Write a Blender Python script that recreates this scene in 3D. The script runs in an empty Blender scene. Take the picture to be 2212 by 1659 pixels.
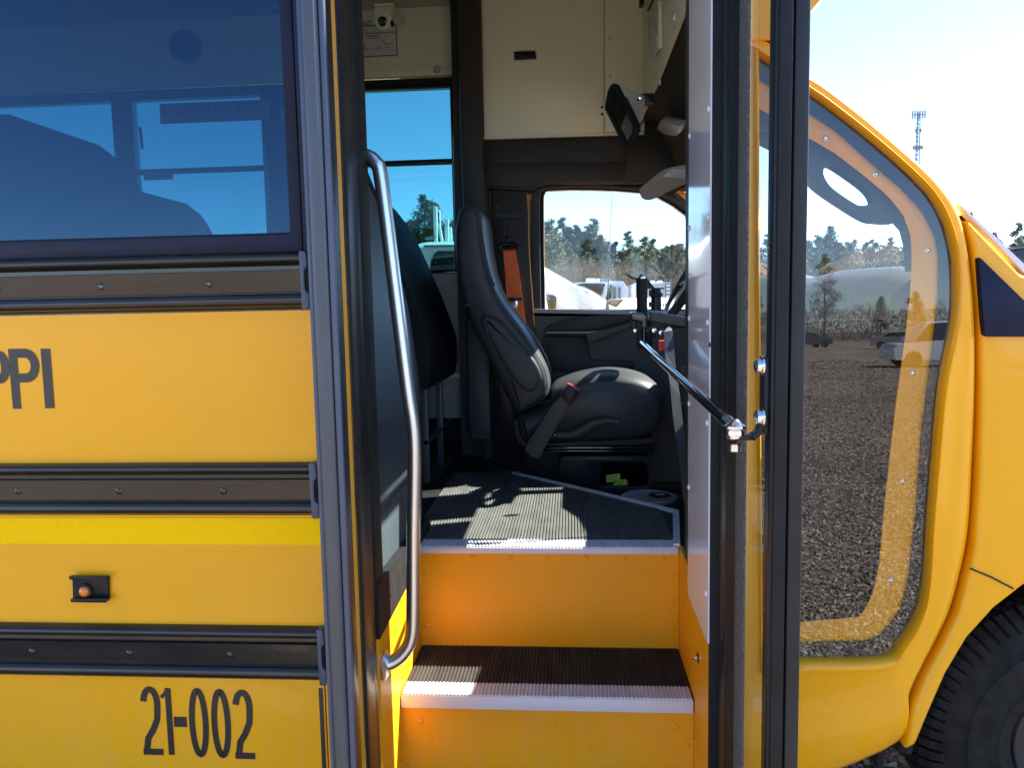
import bpy, bmesh, math, random
from mathutils import Vector, Matrix, Euler
random.seed(7)
S = bpy.context.scene
COL = S.collection

# ------------------------------------------------------------------ camera
H = 1.55
cam_d = bpy.data.cameras.new('camera')
cam = bpy.data.objects.new('camera', cam_d); COL.objects.link(cam)
cam_d.sensor_width = 36.0
cam_d.lens = 36.0 * 1674.0 / 2212.0
cam_d.clip_start = 0.02
cam_d.clip_end = 3000.0
RM = Matrix.Rotation(math.radians(4.505), 3, 'Z') @ Matrix.Rotation(math.radians(90 - 5.643), 3, 'X') @ Matrix.Rotation(math.radians(-1.1457), 3, 'Z')
cam.matrix_world = Matrix.Translation((0, 0, H)) @ RM.to_4x4()
S.camera = cam

# ------------------------------------------------------------------ light
SUN_AZ = math.radians(23)      # from +x towards +y
SUN_EL = math.radians(44)
world = bpy.data.worlds.new('World'); S.world = world
world.use_nodes = True
wn = world.node_tree.nodes; wl = world.node_tree.links
for n in list(wn): wn.remove(n)
wo = wn.new('ShaderNodeOutputWorld'); bg = wn.new('ShaderNodeBackground'); sky = wn.new('ShaderNodeTexSky')
sky.sky_type = 'NISHITA'; sky.sun_disc = False
sky.sun_elevation = SUN_EL
sky.sun_rotation = math.radians(90) - SUN_AZ
sky.air_density = .7; sky.dust_density = .15; sky.ozone_density = 3.2
bg.inputs['Strength'].default_value = 0.108
hs = wn.new('ShaderNodeHueSaturation'); hs.inputs['Saturation'].default_value = 1.04
wl.new(sky.outputs[0], hs.inputs['Color']); wl.new(hs.outputs[0], bg.inputs[0]); wl.new(bg.outputs[0], wo.inputs[0])
sd = bpy.data.lights.new('sun', 'SUN'); sd.energy = 5.0; sd.angle = math.radians(0.53); sd.color = (1.0, 0.95, 0.86)
sun = bpy.data.objects.new('sun', sd); COL.objects.link(sun)
sv = Vector((math.cos(SUN_EL) * math.cos(SUN_AZ), math.cos(SUN_EL) * math.sin(SUN_AZ), math.sin(SUN_EL)))
sun.rotation_euler = sv.to_track_quat('Z', 'Y').to_euler()
sun.location = (20, 4, 18)
vs = S.view_settings
S.display_settings.display_device = 'sRGB'
vs.view_transform = 'Standard'; vs.look = 'None'; vs.exposure = 2.35; vs.gamma = 1.0
vs.use_curve_mapping = False
S.cycles.max_bounces = 10
S.cycles.diffuse_bounces = 5
S.cycles.glossy_bounces = 4
S.cycles.transparent_max_bounces = 24
S.cycles.caustics_reflective = False
S.cycles.sample_clamp_indirect = 6.0
S.cycles.use_denoising = True

# ------------------------------------------------------------------ picture ruler: where a sight line meets a plane of the place
def ray(px, py):
    return RM @ Vector(((px - 1106.0) / 1674.0, -(py - 829.5) / 1674.0, -1.0))
def PT(px, py, x=None, y=None, z=None):
    r = ray(px, py)
    if y is not None: t = y / r.y
    elif x is not None: t = x / r.x
    else: t = (z - H) / r.z
    return Vector((0, 0, H)) + r * t
def XZ(pts, y):
    return [(v.x, v.z) for v in (PT(a, b, y=y) for a, b in pts)]
def c4(pts): return [(729.9 + a * .3623, b * .3623) for a, b in pts]
def c5(pts): return [(1159.2 + a * .3623, b * .3623) for a, b in pts]
def c6(pts): return [(901.6 + a * .41406, 386.4 + b * .41406) for a, b in pts]
def c7(pts): return [(1330.9 + a * .3106, 515.2 + b * .3106) for a, b in pts]
def c8(pts): return [(1116.3 + a * .1941, 386.4 + b * .1941) for a, b in pts]

# ------------------------------------------------------------------ materials
def nodes(name):
    m = bpy.data.materials.new(name); m.use_nodes = True
    nt = m.node_tree; p = nt.nodes.get('Principled BSDF')
    return m, nt, p
def MAT(name, col, rough=.5, metal=0., bump=0., bscale=50., var=0., vscale=8., coat=0., stretch=None, bdist=.002, dark=None, spec=.5, detail=4):
    m, nt, p = nodes(name)
    N, L = nt.nodes, nt.links
    p.inputs['Base Color'].default_value = (*col, 1)
    p.inputs['Roughness'].default_value = rough
    p.inputs['Metallic'].default_value = metal
    p.inputs['Specular IOR Level'].default_value = spec
    if coat: p.inputs['Coat Weight'].default_value = coat; p.inputs['Coat Roughness'].default_value = .04
    tc = N.new('ShaderNodeTexCoord'); src = tc.outputs['Object']
    if stretch:
        mp = N.new('ShaderNodeMapping'); mp.inputs['Scale'].default_value = stretch
        L.new(src, mp.inputs[0]); src = mp.outputs[0]
    if bump:
        n = N.new('ShaderNodeTexNoise'); n.inputs['Scale'].default_value = bscale; n.inputs['Detail'].default_value = detail
        L.new(src, n.inputs['Vector'])
        b = N.new('ShaderNodeBump'); b.inputs['Strength'].default_value = bump; b.inputs['Distance'].default_value = bdist
        L.new(n.outputs[0], b.inputs['Height']); L.new(b.outputs[0], p.inputs['Normal'])
        if coat: L.new(b.outputs[0], p.inputs['Coat Normal'])
    if var:
        n = N.new('ShaderNodeTexNoise'); n.inputs['Scale'].default_value = vscale; n.inputs['Detail'].default_value = 5
        L.new(src, n.inputs['Vector'])
        r = N.new('ShaderNodeValToRGB')
        d = dark or tuple(c * (1 - var) for c in col)
        r.color_ramp.elements[0].color = (*d, 1); r.color_ramp.elements[0].position = .35
        r.color_ramp.elements[1].color = (*[min(1, c * (1 + var * .4)) for c in col], 1); r.color_ramp.elements[1].position = .65
        L.new(n.outputs[0], r.inputs[0]); L.new(r.outputs[0], p.inputs['Base Color'])
        mr = N.new('ShaderNodeMapRange'); mr.inputs[3].default_value = max(0.02, rough - .06); mr.inputs[4].default_value = rough + .08
        L.new(n.outputs[0], mr.inputs[0]); L.new(mr.outputs[0], p.inputs['Roughness'])
    return m
def GLASS(name, tint, boost=1.9, rough=0.0, dust=.0, wav=0.0):
    m = bpy.data.materials.new(name); m.use_nodes = True
    nt = m.node_tree; N, L = nt.nodes, nt.links
    for n in list(N): N.remove(n)
    o = N.new('ShaderNodeOutputMaterial')
    t = N.new('ShaderNodeBsdfTransparent'); t.inputs[0].default_value = (*tint, 1)
    g = N.new('ShaderNodeBsdfGlossy'); g.inputs['Roughness'].default_value = rough
    f = N.new('ShaderNodeFresnel'); f.inputs[0].default_value = 1.5
    ge = N.new('ShaderNodeNewGeometry'); iv = N.new('ShaderNodeMapRange'); iv.inputs[3].default_value = 1.5; iv.inputs[4].default_value = 1 / 1.5
    L.new(ge.outputs['Backfacing'], iv.inputs[0]); L.new(iv.outputs[0], f.inputs[0])
    mu = N.new('ShaderNodeMath'); mu.operation = 'MULTIPLY'; mu.inputs[1].default_value = boost; mu.use_clamp = True
    mx = N.new('ShaderNodeMixShader')
    L.new(f.outputs[0], mu.inputs[0]); L.new(mu.outputs[0], mx.inputs[0]); L.new(t.outputs[0], mx.inputs[1]); L.new(g.outputs[0], mx.inputs[2])
    tc = N.new('ShaderNodeTexCoord')
    if wav:
        n = N.new('ShaderNodeTexNoise'); n.inputs['Scale'].default_value = 2.2; n.inputs['Detail'].default_value = 1
        L.new(tc.outputs['Object'], n.inputs['Vector'])
        b = N.new('ShaderNodeBump'); b.inputs['Strength'].default_value = wav; b.inputs['Distance'].default_value = .01
        L.new(n.outputs[0], b.inputs['Height']); L.new(b.outputs[0], g.inputs['Normal'])
    last = mx.outputs[0]
    if dust:
        d = N.new('ShaderNodeBsdfDiffuse'); d.inputs[0].default_value = (.5, .5, .48, 1)
        n = N.new('ShaderNodeTexNoise'); n.inputs['Scale'].default_value = 6; n.inputs['Detail'].default_value = 8
        mp = N.new('ShaderNodeMapping'); mp.inputs['Scale'].default_value = (1, 1, .35)
        L.new(tc.outputs['Object'], mp.inputs[0]); L.new(mp.outputs[0], n.inputs['Vector'])
        mr = N.new('ShaderNodeMapRange'); mr.inputs[1].default_value = .35; mr.inputs[2].default_value = .8; mr.inputs[3].default_value = dust * .3; mr.inputs[4].default_value = dust
        L.new(n.outputs[0], mr.inputs[0])
        m2 = N.new('ShaderNodeMixShader'); L.new(mr.outputs[0], m2.inputs[0]); L.new(last, m2.inputs[1]); L.new(d.outputs[0], m2.inputs[2]); last = m2.outputs[0]
    L.new(last, o.inputs[0])
    return m
M = {}
M['yellow'] = MAT('school_bus_yellow', (.88, .395, .002), .30, bump=.05, bscale=3.5, bdist=.02, coat=.28, spec=.3, var=.05, vscale=1.6, detail=2)
def road_dust(m, z0, z1, amt, col=(.42, .34, .24)):
    nt = m.node_tree; N, L = nt.nodes, nt.links; p = N['Principled BSDF']
    src = p.inputs['Base Color'].links[0].from_socket
    tc = N.new('ShaderNodeTexCoord'); sx = N.new('ShaderNodeSeparateXYZ'); L.new(tc.outputs['Object'], sx.inputs[0])
    mr = N.new('ShaderNodeMapRange'); mr.inputs[1].default_value = z0; mr.inputs[2].default_value = z1; mr.inputs[3].default_value = amt; mr.inputs[4].default_value = amt * .12
    L.new(sx.outputs[2], mr.inputs[0])
    mp = N.new('ShaderNodeMapping'); mp.inputs['Scale'].default_value = (9, 9, 1.3); L.new(tc.outputs['Object'], mp.inputs[0])
    n = N.new('ShaderNodeTexNoise'); n.inputs['Scale'].default_value = 2.5; n.inputs['Detail'].default_value = 9; n.inputs['Roughness'].default_value = .7; L.new(mp.outputs[0], n.inputs['Vector'])
    r = N.new('ShaderNodeMapRange'); r.inputs[1].default_value = .38; r.inputs[2].default_value = .72; L.new(n.outputs[0], r.inputs[0])
    mu = N.new('ShaderNodeMath'); mu.operation = 'MULTIPLY'; L.new(mr.outputs[0], mu.inputs[0]); L.new(r.outputs[0], mu.inputs[1])
    mx = N.new('ShaderNodeMix'); mx.data_type = 'RGBA'; mx.inputs[7].default_value = (*col, 1)
    L.new(mu.outputs[0], mx.inputs[0]); L.new(src, mx.inputs[6]); L.new(mx.outputs[2], p.inputs['Base Color'])
road_dust(M['yellow'], .3, .9, .13)
M['yellow_in'] = MAT('stepwell_yellow', (.84, .345, .001), .42, bump=.03, bscale=9, bdist=.01, coat=.0, spec=.3, var=.05, vscale=5)
road_dust(M['yellow_in'], .1, .8, .16)
M['tape'] = MAT('reflective_yellow_tape', (1.0, .57, .0), .6, spec=.1, var=.03, vscale=60, bump=.1, bscale=400)
M['blackpaint'] = MAT('black_rub_rail_paint', (.020, .016, .013), .20, bump=.10, bscale=14, bdist=.004, coat=.25, var=.3, vscale=9, stretch=(.5, 1, 2), spec=.4)
M['letter'] = MAT('black_vinyl', (.022, .018, .016), .38, var=.1, vscale=20)
M['blackmetal'] = MAT('black_anodised', (.012, .013, .016), .36, spec=.25, bump=.05, bscale=200, var=.25, vscale=12)
M['guard'] = MAT('guard_rubber', (.020, .022, .024), .5, spec=.3, var=.2, vscale=8)
M['graymetal'] = MAT('grey_anodised', (.075, .085, .10), .42, metal=.3, var=.2, vscale=6, bump=.04, bscale=90, stretch=(3, 3, .3))
M['frame'] = MAT('dark_window_frame', (.009, .012, .034), .42, spec=.18, var=.25, vscale=10, bump=.05, bscale=150)
M['rubber'] = MAT('black_rubber', (.012, .013, .014), .62, spec=.25, bump=.25, bscale=120, var=.3, vscale=25)
M['brush'] = MAT('grey_weatherstrip', (.10, .10, .095), .85, bump=.9, bscale=260, bdist=.004, var=.5, vscale=160)
M['white'] = MAT('white_gloss_panel', (.78, .77, .84), .10, bump=.16, bscale=2.6, bdist=.02, coat=.4, var=.03, vscale=3, detail=1)
M['nosing'] = MAT('white_nosing', (.60, .60, .62), .45, var=.14, vscale=14, stretch=(2, .7, 1), bump=.1, bscale=60)
M['lip'] = MAT('white_lip', (.66, .64, .68), .4, var=.04, vscale=6)
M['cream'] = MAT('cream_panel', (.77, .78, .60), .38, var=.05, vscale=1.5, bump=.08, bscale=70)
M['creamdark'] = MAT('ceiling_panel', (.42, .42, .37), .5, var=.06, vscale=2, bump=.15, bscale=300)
M['trim'] = MAT('grey_plastic_trim', (.034, .032, .029), .5, spec=.3, bump=.3, bscale=600, bdist=.0006, var=.12, vscale=4)
M['headliner'] = MAT('headliner_grey', (.038, .034, .030), .85, spec=.2, bump=.4, bscale=500, bdist=.001, var=.15, vscale=3)
M['dash'] = MAT('dash_plastic', (.06, .058, .055), .5, spec=.3, bump=.3, bscale=500, bdist=.0007, var=.1, vscale=5)
M['doortrim'] = MAT('door_trim_grey', (.07, .07, .066), .48, spec=.3, bump=.3, bscale=500, bdist=.0007, var=.1, vscale=5)
M['vinyl'] = MAT('black_seat_vinyl', (.009, .009, .011), .55, spec=.18, bump=.5, bscale=330, bdist=.0010, var=.15, vscale=7)
M['leather'] = MAT('black_leather', (.040, .043, .046), .42, spec=.32, bump=.4, bscale=190, bdist=.0012, var=.2, vscale=5)
M['stitch'] = MAT('grey_stitching', (.10, .10, .10), .7)
M['barrier'] = MAT('blue_grey_vinyl', (.050, .068, .082), .42, spec=.4, bump=.7, bscale=260, bdist=.0016, var=.2, vscale=4)
M['stain'] = MAT('brushed_stainless', (.74, .75, .77), .30, metal=1., bump=.08, bscale=60, stretch=(1, 1, .03), var=.1, vscale=30)
M['chrome'] = MAT('zinc_bolt', (.72, .72, .72), .2, metal=1., bump=.05, bscale=60)
M['rib'] = MAT('ribbed_rubber', (.085, .088, .082), .62, spec=.06, bump=.4, bscale=140, bdist=.001, var=.22, vscale=10, stretch=(2.2, .7, 1))
M['ribtan'] = MAT('scuffed_ribbed_rubber', (.045, .040, .036), .65, spec=.08, bump=.4, bscale=140, bdist=.001, var=.3, vscale=12, stretch=(2, .5, 1))
M['floor'] = MAT('black_floor', (.012, .013, .015), .6, spec=.15, bump=.4, bscale=90, var=.4, vscale=8)
M['carpet'] = MAT('black_carpet', (.010, .010, .011), .95, bump=.6, bscale=250, var=.3, vscale=12)
M['alu'] = MAT('embossed_aluminium', (.36, .37, .35), .45, metal=.5, bump=1.0, bscale=170, bdist=.004, var=.15, vscale=5)
M['alutrim'] = MAT('aluminium_trim', (.55, .57, .60), .35, metal=.6, var=.1, vscale=20)
M['blackgloss'] = MAT('black_gloss', (.008, .009, .012), .10, coat=.5)
M['orange'] = MAT('orange_webbing', (.95, .17, .03), .62, bump=.7, bscale=300, bdist=.001, var=.08, vscale=30)
M['red'] = MAT('red_plastic', (.7, .06, .03), .35, var=.05)
M['amber'] = MAT('amber_lens', (.75, .20, .01), .15, coat=.6, bump=.5, bscale=120)
M['tyre'] = MAT('tyre_rubber', (.020, .018, .017), .8, spec=.2, bump=.5, bscale=120, bdist=.002, var=.4, vscale=26, dark=(.011, .010, .010))
M['steel'] = MAT('wheel_steel', (.02, .02, .022), .5, var=.3, vscale=12)
M['paper'] = MAT('white_paper', (.62, .62, .58), .6, var=.08, vscale=14)
M['visor'] = MAT('beige_visor', (.30, .27, .21), .7, bump=.4, bscale=300, bdist=.001, var=.08)
M['domelens'] = MAT('lamp_lens', (.42, .43, .41), .25, bump=.4, bscale=90)
M['green'] = MAT('yellow_green_tag', (.45, .62, .05), .5, var=.3, vscale=80)
M['ltgrey'] = MAT('light_grey_bracket', (.34, .36, .36), .4, var=.1)
M['bluegrey'] = MAT('blue_grey_plastic', (.06, .075, .12), .4, var=.15)
M['mirrorg'] = MAT('mirror_face', (.62, .64, .62), .03, metal=1.)
M['glass_tint'] = GLASS('tinted_glass', (.45, .57, .64), 1.0, dust=.001, wav=.02)
M['glass_far'] = GLASS('lightly_tinted_glass', (.32, .56, .57), 1.0, dust=.003)
[setattr(n.inputs[0], 'default_value', (.42, .68, 1.0, 1)) for n in M['glass_tint'].node_tree.nodes if n.type == 'BSDF_GLOSSY']
M['glass_clear'] = GLASS('clear_glass', (.70, .80, .81), 1.2, dust=.012)
M['glass_front'] = GLASS('windscreen_glass', (.94, .96, .95), .12, dust=.006)
M['glass_side'] = GLASS('grey_glass', (.86, .89, .90), 1.8, dust=.003, wav=.03)
[setattr(n.inputs[0], 'default_value', (.92, .96, 1.0, 1)) for n in M['glass_side'].node_tree.nodes if n.type == 'BSDF_GLOSSY']
M['glass_door'] = GLASS('door_glass', (.96, .97, .95), .35, dust=.01)
M['carglass'] = MAT('vehicle_glass', (.015, .02, .025), .05, coat=.6)
M['vwhite'] = MAT('vehicle_white', (.80, .80, .80), .3, var=.04, vscale=1.5, coat=.4)
M['vsilver'] = MAT('vehicle_silver', (.42, .43, .44), .3, metal=.4, var=.05, coat=.4)
M['vdark'] = MAT('vehicle_dark', (.03, .035, .045), .25, var=.1, coat=.5)
M['vgrey'] = MAT('vehicle_grey', (.25, .26, .27), .5, var=.1)
M['vblue'] = MAT('print_blue', (.05, .08, .18), .5)
M['bark'] = MAT('bark', (.13, .105, .085), .9, bump=.6, bscale=20, var=.3, vscale=6)
M['barebark'] = MAT('pale_twig', (.24, .20, .17), .9, var=.3, vscale=3)
M['leaf'] = MAT('pine_foliage', (.14, .16, .10), .8, var=.5, vscale=.9)
M['mast'] = MAT('galvanised_mast', (.14, .16, .19), .6)
M['leaf2'] = MAT('spring_foliage', (.12, .12, .045), .8, var=.4, vscale=.8)
M['twigs'] = MAT('twig_haze', (.19, .165, .13), .9, var=.45, vscale=.5)

# ------------------------------------------------------------------ builders
BUS = None
def link(o, parent):
    COL.objects.link(o)
    if parent is not None:
        o.parent = parent
        base = parent
        t = Vector((0, 0, 0)); b = parent
        while b is not None:
            t += b.location; b = b.parent
        if parent.type == 'EMPTY':
            o.matrix_parent_inverse = Matrix.Translation(-t)
    return o
class MB:
    def __init__(s): s.v = []; s.f = []
    def add(s, vs, fs):
        n = len(s.v); s.v += [tuple(v) for v in vs]; s.f += [tuple(i + n for i in f) for f in fs]; return s
    def box(s, x0, x1, y0, y1, z0, z1):
        vs = [(x0, y0, z0), (x1, y0, z0), (x1, y1, z0), (x0, y1, z0), (x0, y0, z1), (x1, y0, z1), (x1, y1, z1), (x0, y1, z1)]
        return s.add(vs, [(0, 3, 2, 1), (4, 5, 6, 7), (0, 1, 5, 4), (1, 2, 6, 5), (2, 3, 7, 6), (3, 0, 4, 7)])
    def prism(s, a, b):
        n = len(a)
        fs = [tuple(range(n)), tuple(range(2 * n - 1, n - 1, -1))] + [(i, (i + 1) % n, n + (i + 1) % n, n + i) for i in range(n)]
        return s.add(list(a) + list(b), [tuple(reversed(f)) for f in fs])
    def pxz(s, pts, y0, y1): return s.prism([(x, y0, z) for x, z in pts], [(x, y1, z) for x, z in pts])
    def ring(s, outs, ins):            # loops: front outer, front inner / back outer, back inner given as (outer, inner, y)
        n = len(outs[0])
        for i in range(len(outs) - 1): pass
        return s
    def tube(s, path, r, n=12, cap=True):
        path = [Vector(p) for p in path]; rings = []
        up = None
        for i, p in enumerate(path):
            d = (path[min(i + 1, len(path) - 1)] - path[max(i - 1, 0)]).normalized()
            if up is None:
                up = d.orthogonal().normalized()
            else:
                up = (up - d * up.dot(d)).normalized()
            w = d.cross(up)
            rr = r[i] if isinstance(r, (list, tuple)) else r
            rings.append([p + (up * math.cos(2 * math.pi * k / n) + w * math.sin(2 * math.pi * k / n)) * rr for k in range(n)])
        vs = [v for rg in rings for v in rg]; fs = []
        for i in range(len(rings) - 1):
            for k in range(n):
                fs.append((i * n + k, i * n + (k + 1) % n, (i + 1) * n + (k + 1) % n, (i + 1) * n + k))
        if cap: fs.append(tuple(reversed(range(n)))); fs.append(tuple((len(rings) - 1) * n + k for k in range(n)))
        return s.add(vs, fs)
    def lathe(s, c, axis, prof, n=16):   # prof: (radius, distance along axis)
        c = Vector(c); a = Vector(axis).normalized(); u = a.orthogonal().normalized(); w = a.cross(u)
        vs = []; fs = []
        for r, h in prof:
            for k in range(n):
                t = 2 * math.pi * k / n
                vs.append(c + a * h + (u * math.cos(t) + w * math.sin(t)) * max(r, 1e-5))
        for i in range(len(prof) - 1):
            for k in range(n):
                fs.append((i * n + k, i * n + (k + 1) % n, (i + 1) * n + (k + 1) % n, (i + 1) * n + k))
        fs.append(tuple(reversed(range(n)))); fs.append(tuple((len(prof) - 1) * n + k for k in range(n)))
        return s.add(vs, fs)
    def loft(s, loops, closed=True, caps=False):
        n = len(loops[0]); vs = [v for l in loops for v in l]; fs = []
        for i in range(len(loops) - 1):
            for k in range(n if closed else n - 1):
                fs.append((i * n + k, i * n + (k + 1) % n, (i + 1) * n + (k + 1) % n, (i + 1) * n + k))
        if caps: fs.append(tuple(reversed(range(n)))); fs.append(tuple((len(loops) - 1) * n + k for k in range(n)))
        return s.add(vs, fs)
    def mesh(s, name, mat, fix=True):
        me = bpy.data.meshes.new(name); me.from_pydata(s.v, [], s.f)
        if fix:
            bm = bmesh.new(); bm.from_mesh(me); bmesh.ops.recalc_face_normals(bm, faces=bm.faces); bm.to_mesh(me); bm.free()
        if mat is not None: me.materials.append(mat)
        me.update(); return me
    def build(s, name, mat, parent=None, bevel=0, seg=2, smooth=False, ang=40, subsurf=0, fix=True):
        me = s.mesh(name, M[mat] if isinstance(mat, str) else mat, fix)
        if bevel:
            bm = bmesh.new(); bm.from_mesh(me)
            es = [e for e in bm.edges if len(e.link_faces) == 2 and e.calc_face_angle(0) > math.radians(30)]
            try: bmesh.ops.bevel(bm, geom=es, offset=bevel, segments=seg, profile=.5, affect='EDGES', clamp_overlap=True)
            except Exception: pass
            bm.to_mesh(me); bm.free()
        if bevel or smooth:
            for p in me.polygons: p.use_smooth = True
            try: me.set_sharp_from_angle(angle=math.radians(ang))
            except Exception: pass
        o = bpy.data.objects.new(name, me); link(o, parent)
        if subsurf:
            md = o.modifiers.new('subsurf', 'SUBSURF'); md.levels = subsurf; md.render_levels = subsurf
        return o
def rnd(pts, r, n=4):
    out = []; N = len(pts)
    for i in range(N):
        p = Vector(pts[i]); a = Vector(pts[i - 1]); b = Vector(pts[(i + 1) % N])
        rr = r[i] if isinstance(r, (list, tuple)) else r
        da = (a - p); db = (b - p); q = min(rr, da.length * .45, db.length * .45)
        A = p + da.normalized() * q; B = p + db.normalized() * q
        for k in range(n + 1):
            t = k / n; out.append(tuple(A * (1 - t) ** 2 + p * 2 * t * (1 - t) + B * t * t))
    return out
def smooth_path(pts, n=6, closed=False):
    P = [Vector(p) for p in pts]; out = []; N = len(P)
    rng = range(N) if closed else range(N - 1)
    for i in rng:
        if closed: p0, p1, p2, p3 = P[i - 1], P[i], P[(i + 1) % N], P[(i + 2) % N]
        else: p0, p1, p2, p3 = P[max(i - 1, 0)], P[i], P[i + 1], P[min(i + 2, N - 1)]
        for k in range(n):
            t = k / n
            out.append(.5 * ((2 * p1) + (-p0 + p2) * t + (2 * p0 - 5 * p1 + 4 * p2 - p3) * t * t + (-p0 + 3 * p1 - 3 * p2 + p3) * t ** 3))
    if not closed: out.append(P[-1])
    return out
def box(name, x0, x1, y0, y1, z0, z1, mat, parent, bevel=0, **k): return MB().box(x0, x1, y0, y1, z0, z1).build(name, mat, parent, bevel, **k)
def pris(name, pts, y, th, mat, parent, bevel=0, r=0, **k):
    xz = XZ(pts, y)
    if r: xz = rnd(xz, r)
    return MB().pxz(xz, y, y + th).build(name, mat, parent, bevel, **k)
def frame_ring(name, outer, inner, y0, y1, mat, parent, bevel=0, **k):
    lo = [[(x, y0, z) for x, z in outer], [(x, y0, z) for x, z in inner], [(x, y1, z) for x, z in inner], [(x, y1, z) for x, z in outer], [(x, y0, z) for x, z in outer]]
    n = len(outer); mb = MB(); vs = [v for l in lo[:4] for v in l]; fs = []
    for i in range(4):
        j = (i + 1) % 4
        for q in range(n): fs.append((i * n + q, i * n + (q + 1) % n, j * n + (q + 1) % n, j * n + q))
    mb.add(vs, fs); return mb.build(name, mat, parent, bevel, **k)
def tag(o, label, cat, group=None):
    o['label'] = label; o['category'] = cat
    if group: o['group'] = group
    return o
def thing(name, loc, label, cat, group=None):
    o = bpy.data.objects.new(name, None); o.location = loc; o.empty_display_size = .2; COL.objects.link(o)
    return tag(o, label, cat, group)
def copy_tree(o, parent=None):
    c = o.copy(); COL.objects.link(c)
    if parent is not None: c.parent = parent
    for ch in list(o.children): copy_tree(ch, c)
    return c
def text_mesh(s, size, name, mat, parent, origin, ux, uz, w=None, depth=.001, hh=None):
    cu = bpy.data.curves.new(name, 'FONT'); cu.body = s; cu.size = 1; cu.align_x = 'LEFT'; cu.extrude = 0
    ob = bpy.data.objects.new(name + '_tmp', cu); COL.objects.link(ob)
    dg = bpy.context.evaluated_depsgraph_get(); me = bpy.data.meshes.new_from_object(ob.evaluated_get(dg))
    bpy.data.objects.remove(ob)
    xs = [v.co.x for v in me.vertices]; ys = [v.co.y for v in me.vertices]
    x0, x1, y0, y1 = min(xs), max(xs), min(ys), max(ys)
    sy = size / (y1 - y0); sx = (w / (x1 - x0)) if w else sy
    ux = Vector(ux); uz = Vector(uz); o = Vector(origin)
    for v in me.vertices:
        v.co = o + ux * ((v.co.x - x0) * sx) + uz * ((v.co.y - y0) * sy)
    me.materials.clear(); me.materials.append(M[mat]); me.name = name
    r = bpy.data.objects.new(name, me); link(r, parent); return r

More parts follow.
